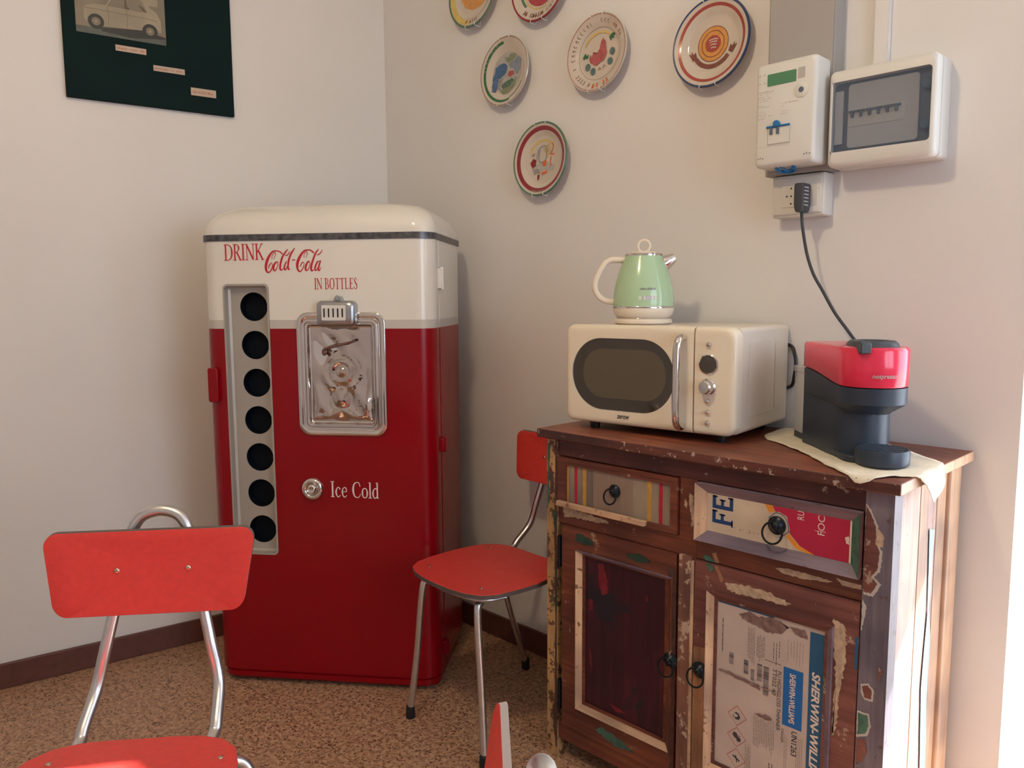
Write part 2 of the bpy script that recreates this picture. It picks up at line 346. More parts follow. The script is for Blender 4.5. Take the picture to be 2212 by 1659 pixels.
def tag(o, label=None, cat=None, group=None, kind=None):
    if label: o['label'] = label
    if cat: o['category'] = cat
    if group: o['group'] = group
    if kind: o['kind'] = kind
    return o
def thing(name, label, cat, loc=(0, 0, 0), rot=0.0, group=None):
    o = bpy.data.objects.new(name, None); COL.objects.link(o); o.empty_display_size = 0.05
    o.location = loc; o.rotation_euler = (0, 0, rot)
    return tag(o, label, cat, group)
def struct(o): return tag(o, kind='structure')
def cut(o, cutter):
    md = o.modifiers.new('cut', 'BOOLEAN'); md.object = cutter; md.operation = 'DIFFERENCE'; md.solver = 'EXACT'
    dg = bpy.context.evaluated_depsgraph_get(); dg.update()
    me = bpy.data.meshes.new_from_object(o.evaluated_get(dg), depsgraph=dg)
    o.modifiers.clear(); old = o.data; o.data = me; me.name = o.name
    c = cutter.data; bpy.data.objects.remove(cutter); bpy.data.meshes.remove(c)

# ---------------- lettering
def strip2(pts, ws, mirror=False, n=6):
    """one pen stroke: a smooth centre line with a width at every point -> list of quads"""
    P = catmull([Vector((x, z, w)) for (x, z), w in zip(pts, ws)], n) if len(pts) > 2 else [Vector((x, z, w)) for (x, z), w in zip(pts, ws)]
    L, Rr_ = [], []
    for i, p in enumerate(P):
        a = P[max(i - 1, 0)]; b = P[min(i + 1, len(P) - 1)]
        d = Vector((b.x - a.x, b.y - a.y)); d = d.normalized() if d.length > 1e-9 else Vector((1, 0))
        nn = Vector((-d.y, d.x)) * (max(p.z, 1e-4) / 2)
        L.append((p.x + nn.x, p.y + nn.y)); Rr_.append((p.x - nn.x, p.y - nn.y))
    return [(L[i], L[i + 1], Rr_[i + 1], Rr_[i]) for i in range(len(P) - 1)]
Tk, Tn = 0.13, 0.05
def bar(x0, z0, x1, z1, w): return strip2([(x0, z0), (x1, z1)], [w, w])
def ser(x, z, w=0.26): return bar(x - w / 2, z, x + w / 2, z, 0.045)
def stem(x, z0=0.02, z1=0.98, w=Tk): return bar(x, z0, x, z1, w)
GL = {
 'I': (0.36, lambda: stem(.18) + ser(.18, .02, .3) + ser(.18, .98, .3)),
 'D': (0.84, lambda: stem(.18) + ser(.14, .02, .24) + ser(.14, .98, .24) + strip2([(.16, .975), (.45, .96), (.68, .8), (.75, .5), (.68, .2), (.45, .04), (.16, .025)], [Tn, Tn, .1, .15, .1, Tn, Tn])),
 'R': (0.76, lambda: stem(.18) + ser(.17, .02, .3) + ser(.14, .98, .24) + strip2([(.16, .975), (.42, .96), (.56, .76), (.42, .54), (.16, .51)], [Tn, Tn, .13, Tn, Tn]) + bar(.36, .52, .68, .02, .12) + ser(.68, .02, .2)),
 'N': (0.88, lambda: stem(.16, w=.06) + stem(.74, w=.06) + bar(.14, .98, .74, .02, .13) + ser(.16, .02, .26) + ser(.12, .98, .2) + ser(.74, .98, .26)),
 'K': (0.82, lambda: stem(.18) + ser(.18, .02, .3) + ser(.18, .98, .3) + bar(.2, .42, .66, .98, .06) + bar(.34, .58, .72, .02, .13) + ser(.66, .98, .24) + ser(.72, .02, .24)),
 'B': (0.72, lambda: stem(.18) + ser(.14, .02, .24) + ser(.14, .98, .24) + strip2([(.16, .975), (.4, .96), (.52, .77), (.4, .55), (.16, .53)], [Tn, Tn, .12, Tn, Tn]) + strip2([(.16, .53), (.44, .51), (.6, .27), (.44, .04), (.16, .025)], [Tn, Tn, .14, Tn, Tn])),
 'O': (0.86, lambda: strip2([(.42, .98), (.2, .88), (.11, .5), (.2, .12), (.42, .02), (.64, .12), (.73, .5), (.64, .88), (.42, .98)], [Tn, .09, .15, .09, Tn, .09, .15, .09, Tn])),
 'T': (0.74, lambda: stem(.36) + ser(.36, .02, .3) + bar(.04, .965, .68, .965, .05) + bar(.06, .98, .06, .82, .04) + bar(.66, .98, .66, .82, .04)),
 'L': (0.68, lambda: stem(.18) + ser(.18, .98, .3) + bar(.06, .03, .6, .03, .05) + bar(.6, .02, .6, .2, .04)),
 'E': (0.70, lambda: stem(.18) + bar(.06, .03, .6, .03, .05) + bar(.06, .97, .58, .97, .05) + bar(.2, .52, .46, .52, .05) + bar(.6, .02, .6, .2, .04) + bar(.57, .98, .57, .82, .04) + bar(.46, .44, .46, .6, .03)),
 'S': (0.58, lambda: strip2([(.46, .78), (.38, .96), (.2, .95), (.12, .76), (.28, .54), (.44, .36), (.44, .14), (.28, .02), (.1, .08), (.06, .26)], [.05, .05, .07, .11, .14, .13, .1, .06, .05, .05])),
 'C': (0.78, lambda: strip2([(.68, .72), (.6, .93), (.42, .98), (.2, .86), (.11, .5), (.2, .14), (.42, .02), (.6, .07), (.7, .26)], [.06, .06, .05, .1, .15, .1, .05, .05, .04])),
 'c': (0.52, lambda: strip2([(.44, .5), (.34, .62), (.2, .58), (.1, .32), (.2, .06), (.32, .02), (.46, .14)], [.09, .06, .07, .12, .07, .05, .04])),
 'e': (0.54, lambda: strip2([(.12, .36), (.44, .38), (.4, .58), (.27, .63), (.14, .52), (.1, .32), (.16, .1), (.3, .02), (.46, .14)], [.04, .05, .08, .05, .08, .12, .08, .06, .04])),
 'o': (0.56, lambda: strip2([(.28, .63), (.14, .55), (.08, .32), (.14, .09), (.28, .02), (.42, .09), (.48, .32), (.42, .55), (.28, .63)], [.05, .08, .12, .08, .05, .08, .12, .08, .05])),
 'l': (0.30, lambda: stem(.15, .02, 1.0, .11) + ser(.15, .02, .26) + ser(.11, .98, .14)),
 'd': (0.60, lambda: stem(.44, .02, 1.0, .11) + ser(.4, .98, .14) + ser(.48, .02, .12) + strip2([(.44, .5), (.3, .63), (.14, .52), (.08, .3), (.14, .08), (.28, .02), (.44, .16)], [.05, .06, .08, .12, .08, .06, .05])),
 ' ': (0.34, lambda: []),
}
def serif(mb, text, x0, z0, height, width, y, m=0, slope=0.0):
    """serif lettering on a plane facing -y; width is the full width of the line"""
    tot = sum(GL[c][0] for c in text); sx = width / tot; cx = 0; k = 0
    for c in text:
        w, fn = GL[c]
        for q in fn():
            pts = [(x0 + (cx + a) * sx, z0 + b * height + slope * (cx + a) * sx) for a, b in q]
            k += 1; mb.flat(pts, y - 1e-5 * (k % 7), m)
        cx += w
def sans(mb, text, origin, height, width, y, m=0, rot=0.0, shear=0.0, bold=0.0):
    """built-in font text on a plane facing -y; rot in degrees counter-clockwise as seen from the front"""
    c = bpy.data.curves.new('t', 'FONT'); c.body = text; c.size = 1.0; c.shear = shear; c.offset = bold; c.resolution_u = 3
    o = bpy.data.objects.new('t', c); COL.objects.link(o)
    dg = bpy.context.evaluated_depsgraph_get(); dg.update()
    me = bpy.data.meshes.new_from_object(o.evaluated_get(dg))
    xs = [v.co.x for v in me.vertices]; ys = [v.co.y for v in me.vertices]
    x0, x1, y0, y1 = min(xs), max(xs), min(ys), max(ys)
    ca, sa = math.cos(R(rot)), math.sin(R(rot)); vs = []
    for v in me.vertices:
        a = (v.co.x - x0) / (x1 - x0) * width; b = (v.co.y - y0) / (y1 - y0) * height
        vs.append((origin[0] + a * ca - b * sa, y, origin[1] + a * sa + b * ca))
    mb.add(vs, [tuple(p.vertices) for p in me.polygons], m)
    bpy.data.objects.remove(o); bpy.data.curves.remove(c); bpy.data.meshes.remove(me)
def ragged(pts, amp=0.002, n=4, seed=1):
    """roughen an outline; every side becomes n points"""
    rnd = random.Random(seed); out = []
    for i in range(len(pts)):
        a = pts[i]; b = pts[(i + 1) % len(pts)]
        for k in range(n):
            t = k / n; out.append((a[0] + (b[0] - a[0]) * t + rnd.uniform(-amp, amp) * .75, a[1] + (b[1] - a[1]) * t + rnd.uniform(-amp, amp) * .75))
    return out
def scribble(mb, x0, x1, z, h, y, m=0, seed=1, n=14):
    """illegible small print: a row of tiny uneven ticks"""
    rnd = random.Random(seed); w = (x1 - x0) / n
    for i in range(n):
        if rnd.random() < 0.14: continue
        a = x0 + i * w; b = a + w * rnd.uniform(0.35, 0.8)
        mb.flat([(a, z), (b, z), (b, z + h * rnd.uniform(0.5, 1)), (a, z + h * rnd.uniform(0.5, 1))], y, m)

# ================================================================== ROOM
LW = R(-99.6); DLx, DLy = math.cos(LW), math.sin(LW)          # left wall runs this way from the corner
HC = 2.78
mb = MB(); mb.prism([(0.0, 0.12), (0, 0), (DLx * 4.25, DLy * 4.25), (DLx * 4.25 - 0.15, DLy * 4.25), (-0.15, 0.12)], 0, HC, 'z')
struct(mb.build('wall_left', 'plaster', smooth=False))
mb = MB(); mb.box(0.0, 2.157, 0, 0.12, 0, HC); mb.box(2.157, 3.16, 0, 0.12, 2.14, HC); mb.box(3.16, 7.6, 0, 0.12, 0, HC)  # unseen run beyond wall_front is added to block sun from the window
struct(mb.build('wall_right', 'plaster', smooth=False))
mb = MB()
mb.box(4.2, 4.42, -4.2, -1.65, 0, HC); mb.box(4.2, 4.42, -0.35, 0.0, 0, HC); mb.box(4.2, 4.42, -1.65, -0.35, 0, 0.8); mb.box(4.2, 4.42, -1.65, -0.35, 2.3, HC)
struct(mb.build('wall_front', 'plaster', smooth=False))
mb = MB(); mb.box(-0.95, 4.42, -4.34, -4.19, 0, HC); struct(mb.build('wall_back', 'plaster', smooth=False))
mb = MB(); mb.box(-0.95, 4.42, -4.34, 0.12, -0.1, 0); struct(mb.build('floor', 'terrazzo', smooth=False))
mb = MB(); mb.box(-0.95, 4.42, -4.34, 0.25, HC, HC + 0.1); struct(mb.build('ceiling', 'ceiling', smooth=False))
mb = MB(); mb.box(0.3, 7.5, 0.12, 6.0, -0.16, -0.06); struct(mb.build('floor_terrace', 'patio', smooth=False))
mb = MB(); mb.box(1.9, 3.9, 0.12, 1.10, 1.73, 1.79); struct(mb.build('sun_block_canopy', 'plaster', smooth=False))   # unseen canopy added outside the door to cap the sun patch on the sideboard
mb = MB()
for a, b, c, d in ((-1.65, -1.60, 0.8, 2.3), (-0.40, -0.35, 0.8, 2.3), (-1.025, -0.975, 0.8, 2.3), (-1.65, -0.35, 0.8, 0.85), (-1.65, -0.35, 2.25, 2.3)):
    mb.box(4.27, 4.33, a, b, c, d)
struct(mb.build('window_1', 'meter_white', bevel=0.004))
# baseboards
nx, ny = -DLy, DLx                                               # into the room from the left wall
mb = MB(); t = 0.012
mb.prism([(0.013, -0.0), (0.013 + DLx * 4.2, DLy * 4.2), (DLx * 4.2, DLy * 4.2), (0, 0)], 0, 0.08, 'z'); struct(mb.build('baseboard_left', 'skirting', bevel=0.003))
mb = MB(); mb.box(0.013, 2.157, -t, 0, 0, 0.08); struct(mb.build('baseboard_right', 'skirting', bevel=0.003))

# lamp that gives the warm light (above the frame)
t = thing('ceiling_lamp', 'small warm bulb in a shallow white metal shade hanging from the ceiling', 'lamp', (LAMP.x, LAMP.y, HC))
zc = LAMP.z - HC
mb = MB(); mb.lathe([(0.05, 0), (0.05, -0.02), (0.01, -0.03), (0.006, -0.04), (0.006, zc + 0.12), (0.02, zc + 0.11), (0.02, zc + 0.07)]); mb.build('stem', 'meter_white', t)
mb = MB(); mb.lathe([(0.02, zc + 0.115), (0.05, zc + 0.105), (0.12, zc + 0.075), (0.122, zc + 0.073), (0.05, zc + 0.10), (0.02, zc + 0.11)], cap0=False, cap1=False); mb.build('lamp_shade', 'meter_white', t)

# ================================================================== VENDING FRIDGE
FA = R(38)
fr = thing('vending_fridge', 'tall red and white rounded drinks fridge lettered Ice Cold standing in the room corner', 'fridge', (0.224, -0.834, 0), FA)
X0, X1, YB = -0.022, 0.690, 0.415
def fring(z, ins=0.0, y0=0.0, y1=YB, rf=0.052, rb=0.03, x0=X0, x1=X1):
    return [(a, b, z) for a, b in rr(x0 + ins, x1 - ins, y0 + ins, y1 - ins, [rb, rb, max(rf, ins * .6), max(rf, ins * .6)], 10)]
def colour_rings(y0, y1, rf, rb, zb, zt, x0=X0, x1=X1, foot=0.0):
    zs = [(zb, foot + 0.006, 0), (zb + 0.006, foot, 0), (zb + 0.022, foot, 0), (zb + 0.024, foot + 0.004, 0), (zb + 0.027, foot + 0.004, 0), (zb + 0.03, 0, 0), (1.112, 0, 0), (1.112, 0, 1), (1.138, 0, 1), (1.138, 0, 2), (zt, 0, 2)]
    rings, ms = [], []
    for z, i, m in zs: rings.append(fring(z, i, y0, y1, rf, rb, x0, x1)); ms.append(m)
    return rings, ms[1:] + [2]
# carcass behind the door
mb = MB(); rg, ms = colour_rings(0.092, YB, 0.006, 0.035, 0.045, 1.372, X0, X1)
mb.loft(rg, ms[:len(rg)]); mb.build('cabinet_body', ['red_gloss', 'grey_band', 'white_gloss'], fr)
mb = MB(); mb.loft([fring(z, 0.012, 0.03, YB - 0.03, 0.03, 0.03) for z in (0.0, 0.05)]); mb.build('plinth', 'red_gloss', fr)
# door, with a recess for the bottle column
mb = MB(); rg, ms = colour_rings(0.0, 0.088, 0.056, 0.008, 0.012, 1.372, X0, X1, foot=0.004); mb.loft(rg, ms[:len(rg)])
door = mb.build('door', ['red_gloss', 'grey_band', 'white_gloss'], fr)
c = MB(); c.prism(rr(0.050, 0.194, 0.416, 1.245, 0.014, 5), -0.05, 0.062, 'y'); cut(door, c.build('cutter', ['panel_grey'], fr))
me = door.data; me.polygons.foreach_set('use_smooth', [True] * len(me.polygons)); me.set_sharp_from_angle(angle=R(35))
# lining of the recess: tray with seven round openings
mb = MB()
o = rr(0.0505, 0.1935, 0.4165, 1.2445, 0.0138, 5); i_ = rr(0.0555, 0.1885, 0.4215, 1.2395, 0.011, 5); i2 = rr(0.0615, 0.1825, 0.4275, 1.2335, 0.008, 5)
mb.loft([[(a, 0.0, b) for a, b in o], [(a, -0.0015, b) for a, b in o], [(a, -0.0015, b) for a, b in i_], [(a, 0.022, b) for a, b in i_], [(a, 0.027, b) for a, b in i2]], cap0=False, cap1=False)
HZ = [1.177, 1.0615, 0.9465, 0.8315, 0.7165, 0.6035, 0.4895]; HX = 0.1335; HR = 0.0432
edges = [1.2335] + [(HZ[k] + HZ[k + 1]) / 2 for k in range(6)] + [0.4275]
for k in range(7):
    zt, zb = edges[k], edges[k + 1]; n = 40; sq = []; ci = []
    for q in range(n):
        a = 2 * math.pi * q / n; ca, sa = math.cos(a), math.sin(a)
        ex = (0.1825 - HX) if ca > 0 else (HX - 0.0615); ez = (zt - HZ[k]) if sa > 0 else (HZ[k] - zb)
        tt = min(ex / abs(ca) if abs(ca) > 1e-6 else 9, ez / abs(sa) if abs(sa) > 1e-6 else 9)
        sq.append((HX + ca * tt, 0.027, HZ[k] + sa * tt)); ci.append((HX + ca * HR, 0.027, HZ[k] + sa * HR))
    for (cx_, cz_) in ((0.0615, zb), (0.0615, zt), (0.1825, zb), (0.1825, zt)):      # square up the four corners
        j = min(range(n), key=lambda q: (sq[q][0] - cx_) ** 2 + (sq[q][2] - cz_) ** 2); sq[j] = (cx_, 0.027, cz_)
    mb.loft([sq, ci], cap0=False, cap1=False)
mb.build('bottle_panel', 'panel_grey', fr)
for k in range(7):
    mb = MB(); mb.lathe([(HR, 0.0268), (HR - 0.001, 0.0262), (HR - 0.002, 0.029), (HR - 0.003, 0.055), (0.0001, 0.055)], (HX, 0, HZ[k]), 'y', 36, cap0=False)
    mb.build('bottle_port', 'port_black', fr)
# domed lid and dark trim line
mb = MB()
dome = [(0.0, 0.0)] + [(1 - math.cos(math.pi / 2 * k / 9), math.sin(math.pi / 2 * k / 9)) for k in range(1, 10)]
rg = []
for a, b in dome:
    i = a ** 1.1 * 0.105
    rg.append([(x, y, 1.390 + b * 0.092) for x, y in rr(X0 + i, X1 - i, 0.0 + i, YB - i * 0.6, [0.035 + i * .5, 0.035 + i * .5, 0.056 + i * .35, 0.056 + i * .35], 10)])
mb.loft(rg); mb.build('lid', 'white_gloss', fr, angle=60)
mb = MB(); mb.loft([fring(1.371, 0.002), fring(1.3715, -0.0035, rf=0.058), fring(1.390, -0.0035, rf=0.058), fring(1.3905, 0.002)]); mb.build('trim_band', 'dark_trim', fr)
# lettering
fy = -0.0009
mb = MB(); serif(mb, 'DRINK', 0.0595, 1.314, 0.0475, 0.1245, fy, slope=0.01); mb.build('drink_lettering', 'letter_red', fr, smooth=False)
mb = MB(); serif(mb, 'IN BOTTLES', 0.336, 1.2275, 0.0325, 0.132, fy, slope=0.0); mb.build('bottles_lettering', 'letter_red', fr, smooth=False)
mb = MB(); serif(mb, 'Ice Cold', 0.3655, 0.604, 0.0485, 0.152, fy, slope=-0.01); mb.build('ice_cold_lettering', 'letter_white', fr, smooth=False)
SC = [
 [(710,385,44),(645,315,32),(540,285,34),(430,300,44),(330,420,66),(250,580,82),(210,740,80),(210,860,70),(250,940,48),(310,930,36),(370,850,30),(405,740,24),(390,660,18),(350,670,26),(300,750,32),(285,835,14)],
 [(400,535,12),(400,450,16),(440,370,18),(490,325,22),(505,390,18),(482,470,16),(448,550,8)],
 [(545,610,30),(480,670,54),(432,780,60),(440,870,50),(480,890,32),(540,790,22),(572,690,20),(545,612,30)],
 [(870,235,24),(795,340,46),(712,470,56),(652,650,60),(630,790,62),(640,865,52),(690,865,30),(725,825,14)],
 [(790,435,22),(860,415,32),(912,350,24),(942,295,8)],
 [(845,590,14),(790,680,42),(750,800,50),(770,865,44),(820,820,28),(862,700,14)],
 [(1085,205,20),(1010,310,48),(940,440,54),(890,600,56),(868,760,52),(880,860,42),(925,830,12)],
 [(990,568,26),(1085,562,26)],
 [(1640,365,46),(1560,285,36),(1470,268,36),(1370,290,46),(1270,400,66),(1180,570,82),(1140,720,78),(1150,850,60),(1200,925,42),(1260,890,32),(1320,790,26),(1342,690,18),(1310,640,22),(1270,680,30),(1225,785,16)],
 [(1350,505,12),(1350,420,16),(1390,330,18),(1435,320,20),(1445,390,16),(1398,510,8)],
 [(1492,600,30),(1440,660,52),(1385,790,60),(1390,885,50),(1440,885,30),(1490,790,20),(1512,690,18),(1495,605,28)],
 [(1785,245,22),(1700,360,48),(1630,520,54),(1570,700,60),(1545,830,62),(1565,905,48),(1625,875,16)],
 [(1730,425,22),(1800,400,32),(1862,330,24),(1893,255,8)],
 [(1800,610,16),(1735,640,42),(1672,780,52),(1660,880,46),(1705,885,32),(1760,780,20),(1805,650,12)],
 [(1835,595,34),(1790,720,48),(1762,850,48),(1785,905,36),(1845,795,10)]]
mb = MB(); kx, kz = 0.001435 / 13.825, 0.00131 / 13.825
for n_, st in enumerate(SC):
    for q in strip2([(0.185 + (560 - 572) * 0.001435 + x * kx, 1.276 + (590 - 520) * 0.00131 - z * kz) for x, z, w in st], [w * (kx + kz) / 2 for x, z, w in st]):
        mb.flat(list(q), fy - 1.2e-5 * n_)
mb.build('script_lettering', 'letter_red', fr, smooth=False)
# stamped chrome plate
def rring(ins, y, x0=0.277, x1=0.5485, z0=0.792, z1=1.1605, r=0.036):
    return [(a, y, b) for a, b in rr(x0 + ins, x1 - ins, z0 + ins, z1 - ins, max(r - ins * 0.75, 0.006), 8)]
mb = MB(); prof = [(0, 0.001), (0.0, -0.004), (0.002, -0.006), (0.014, -0.007), (0.017, -0.004), (0.019, -0.004), (0.0225, -0.012), (0.026, -0.012), (0.028, -0.006), (0.030, -0.006), (0.033, -0.013), (0.036, -0.013), (0.038, -0.007), (0.041, -0.003), (0.044, -0.002)]
mb.loft([rring(a, b) for a, b in prof]); mb.build('door_plate', 'chrome', fr, angle=50)
mb = MB(); n = 44; mm = 34
def relief(x, z):
    u, w = x - 0.413, z - 0.985; d = math.hypot(u, w)
    h = 0.010 * math.exp(-(d / 0.013) ** 2) + 0.006 * math.exp(-((d - 0.031) / 0.007) ** 2) + 0.003 * math.exp(-((d - 0.052) / 0.008) ** 2)
    u2, w2 = x - 0.413, z - 0.905; d2 = math.hypot(u2 * 1.2, w2)
    h += 0.006 * math.exp(-(d2 / 0.022) ** 2) - 0.003 * math.exp(-((d2 - 0.035) / 0.008) ** 2)
    h += 0.0022 * math.sin((x - 0.30) * 31 + z * 9) + 0.0035 * math.sin((z - 0.80) * 17 + 0.6) + 0.0012 * math.sin(x * 95 + z * 70)
    h += 0.005 * math.exp(-(((z - (0.853 + 0.016 * math.cos((x - 0.413) * 46))) / 0.008) ** 2))
    e = min(1.0, max(0.0, min(x - 0.3215, 0.5045 - x, z - 0.8365, 1.116 - z)) / 0.014)
    return h * e - 0.0035 * (1 - e)
gx = [0.3215 + (0.5045 - 0.3215) * i / mm for i in range(mm + 1)]; gz = [0.8365 + (1.116 - 0.8365) * i / n for i in range(n + 1)]
vs = [(x, -0.0065 - relief(x, z), z) for z in gz for x in gx]
mb.add(vs, [(r_ * (mm + 1) + q, r_ * (mm + 1) + q + 1, (r_ + 1) * (mm + 1) + q + 1, (r_ + 1) * (mm + 1) + q) for r_ in range(n) for q in range(mm)])
mb.build('stamped_relief', 'chrome_wavy', bpy.data.objects['door_plate'], angle=80)
mb = MB(); mb.tube([(0.366, -0.012, 1.040), (0.371, -0.022, 1.053), (0.40, -0.024, 1.061), (0.462, -0.020, 1.077)], [0.006, 0.005, 0.004, 0.004, 0.0035], 10); mb.sphere((0.366, -0.016, 1.044), 0.0075, sq=(1, 1, 1.5))
mb.build('lever', mat('lever_bronze', (0.23, 0.14, 0.12), 0.35, metal=0.8), bpy.data.objects['door_plate'])
mb = MB(); pr = [(0, 0.0), (0, -0.022), (0.004, -0.030), (0.011, -0.034)]
mb.loft([[(a, y, b) for a, b in rr(0.349 + i, 0.466 - i, 1.118 + i, 1.194 - i, 0.016, 6)] for i, y in pr])
cb = mb.build('coin_box', 'dull_chrome', bpy.data.objects['door_plate'], angle=50)
mb = MB(); mb.prism(rr(0.3685, 0.4405, 1.137, 1.181, 0.003, 4), -0.0355, -0.033, 'y', 0)
for k in range(5): mb.prism(rr(0.3745 + k * 0.0137, 0.3785 + k * 0.0137, 1.146, 1.172, 0.0015, 3), -0.0365, -0.0353, 'y', 1)
mb.build('slot_plate', ['meter_white', 'black_plastic'], bpy.data.objects['door_plate'])
mb = MB(); mb.prism([(0.398, 1.19), (0.428, 1.19), (0.421, 1.207), (0.405, 1.207)], -0.02, 0.0, 'y'); mb.lathe([(0.007, -0.024), (0.007, -0.018)], (0.413, 0, 1.203), 'y', 20)
mb.build('latch_tongue', 'dull_chrome', bpy.data.objects['door_plate'], bevel=0.001)
mb = MB(); mb.lathe([(0.035, 0.001), (0.035, -0.004), (0.031, -0.010), (0.025, -0.013), (0.019, -0.010), (0.017, -0.005), (0.015, -0.012), (0.010, -0.016), (0.004, -0.012), (0.0001, -0.012)], (0.3105, 0, 0.628), 'y', 48, cap0=False, cap1=False)
mb.build('door_knob', 'chrome', fr, angle=70)
# small latch on the left edge, two hinges on the right
mb = MB(); mb.prism(rr(-0.004, 0.028, 0.89, 0.995, 0.008, 5), -0.014, 0.004, 'y'); mb.build('side_latch', 'red_gloss', fr, bevel=0.003)
for z0, z1, mt in ((1.228, 1.288, 'white_gloss'), (0.735, 0.775, 'red_gloss'), (0.09, 0.13, 'red_gloss')):
    mb = MB(); mb.box(X1 - 0.004, X1 + 0.011, 0.074, 0.106, z0, z1); mb.lathe([(0.006, z0 - 0.004), (0.006, z1 + 0.004)], (X1 + 0.009, 0.09, 0), 'z', 16)
    mb.build('hinge', mt, fr, bevel=0.002)

# ================================================================== CHAIRS
def make_chair(label, loc, rot):
    """formica and steel tube chair; local origin on the floor below the back rest, facing -y"""
    t = thing('kitchen_chair', label, 'chair', loc, rot, 'red formica kitchen chairs')
    # seat
    half = [(0.0, -0.128), (0.05, -0.128), (0.10, -0.132), (0.138, -0.146), (0.165, -0.175), (0.179, -0.22), (0.186, -0.29), (0.183, -0.36), (0.172, -0.42), (0.150, -0.452), (0.11, -0.472), (0.06, -0.481), (0.0, -0.484)]
    ol = half + [(-x, y) for x, y in reversed(half[1:-1])]
    mb = MB(); cx, cy = 0, -0.30
    def ring(s, z): return [(cx + (x - cx) * s, cy + (y - cy) * s, z - 0.012 * (1 - abs(y + 0.3) / 0.18) ** 1 * 0 - 0.010 * max(0, 1 - (((x) / 0.19) ** 2 + ((y + .3) / 0.18) ** 2)) ) for x, y in ol]
    mb.loft([ring(1.0, 0.440), ring(1.0, 0.4512)], 1, cap0=True, cap1=False)
    mb.loft([ring(1.0, 0.4512), ring(0.996, 0.4525), ring(0.7, 0.4525), ring(0.35, 0.4525), ring(0.02, 0.4525)], 0, cap0=False)
    seat = mb.build('seat', ['formica', 'formica_edge'], t, angle=50)
    for x, y in ((-0.125, -0.19), (0.148, -0.205), (-0.115, -0.42), (0.115, -0.42)):
        mb = MB(); mb.lathe([(0.0055, 0.449), (0.005, 0.4535), (0.003, 0.4548), (0.0001, 0.455)], (x, y, 0), 'z', 16); mb.build('screw', 'screw', seat)
    # back rest: a slightly tilted, slightly curved trapezoid with round corners
    lean = R(11)
    def BP(x, s, d): # s down the board from its top edge, d behind the face
        yy = -0.022 * math.sin(math.pi / 2 * 0) - s * math.sin(lean) + d * math.cos(lean) - 0.012 * (1 - (x / 0.18) ** 2) * -1 - 0.012
        return (x, yy, 0.783 - s * math.cos(lean) - d * math.sin(lean) * -1)
    out = []
    for px_, pz_ in rr(-0.194, 0.178, -0.150, 0.0, 0.026, 8):
        k = -pz_ / 0.150; out.append(((px_ + 0.008) * (1 - 0.125 * k) - 0.008, -pz_))
    mb = MB(); ns = 1
    def bring(sc, d): return [BP(x * sc, 0.075 + (s - 0.075) * sc, d) for x, s in out]
    mb.loft([bring(0.02, 0.009), bring(0.25, 0.009), bring(0.5, 0.009), bring(0.75, 0.009), bring(1, 0.009), bring(1, 0.0008)], 1, cap0=True, cap1=False)
    mb.loft([bring(1, 0.0008), bring(0.99, 0), bring(0.75, 0), bring(0.5, 0), bring(0.25, 0), bring(0.02, 0)], 0, cap0=False)
    back = mb.build('backrest', ['formica', 'formica_edge'], t, angle=40)
    for x in (-0.068, 0.056):
        p = BP(x, 0.072, -0.0005); mb = MB()
        mb.sphere(p, 0.0052, sq=(1, 0.5, 1)); mb.build('screw', 'screw', back)
    # tube: hoop behind the back rest, running down and bending forward under the seat
    def TP(x, s): return BP(x, s, 0.021)
    L = []
    L += [(-0.095, -0.30, 0.428), (-0.107, -0.20, 0.430), (-0.111, -0.135, 0.434), (-0.112, -0.105, 0.440), (-0.1125, -0.088, 0.455)]
    L += [TP(-(0.047 + q * 0.206), q) for q in (0.29, 0.22, 0.15, 0.08, 0.02)] + [TP(-0.042, -0.004), TP(-0.027, -0.018), TP(0, -0.0245)]
    path = L + [(-x, y, z) for x, y, z in reversed(L[:-1])]
    mb = MB(); mb.tube(path, 0.0105, 16); mb.build('back_tube', 'tube', t, angle=80)
    # legs: front pair and rear pair, each bent in at the top and joined by a cross tube under the seat
    for s in (-1, 1):
        mb = MB(); mb.tube([(s * 0.095, -0.30, 0.429), (s * 0.108, -0.385, 0.428), (s * 0.116, -0.425, 0.416), (s * 0.122, -0.440, 0.385), (s * 0.143, -0.447, 0.20), (s * 0.165, -0.458, 0.028)], 0.0098, 14)
        lg = mb.build('leg', 'tube', t, angle=80)
        mb = MB(); mb.lathe([(0.0125, 0.0), (0.0135, 0.004), (0.0125, 0.034), (0.0098, 0.036)], (s * 0.166, -0.4585, 0), 'z', 16); mb.build('rubber_foot', 'rubber', lg)
        w = 0.182 if s > 0 else 0.122
        mb = MB(); mb.tube([(s * 0.06, -0.20, 0.428), (s * (w - 0.045), -0.178, 0.428), (s * (w - 0.016), -0.160, 0.417), (s * (w - 0.002), -0.152, 0.394), (s * (w + 0.002), -0.143, 0.360), (s * (w + 0.162) / 2, -0.085, 0.20), (s * 0.1625, -0.012, 0.028)], 0.0098, 14)
        lg = mb.build('leg', 'tube', t, angle=80)
        mb = MB(); mb.lathe([(0.0125, 0.0), (0.0135, 0.004), (0.0125, 0.034), (0.0098, 0.036)], (s * 0.1625, -0.010, 0), 'z', 16); mb.build('rubber_foot', 'rubber', lg)
    for yy in (-0.32, -0.197):
        mb = MB(); mb.tube([(-0.095, yy, 0.429), (0.095, yy, 0.429)], 0.0096, 12, smooth=False); mb.build('cross_tube', 'tube', t)
    # steel strip under the front rim of the seat
    mb = MB(); mb.tube([(-0.165, -0.38, 0.434), (-0.14, -0.44, 0.434), (-0.06, -0.463, 0.434), (0.06, -0.463, 0.434), (0.14, -0.44, 0.434), (0.165, -0.38, 0.434)], 0.005, 8); mb.build('seat_rim', 'tube', t)
    return t
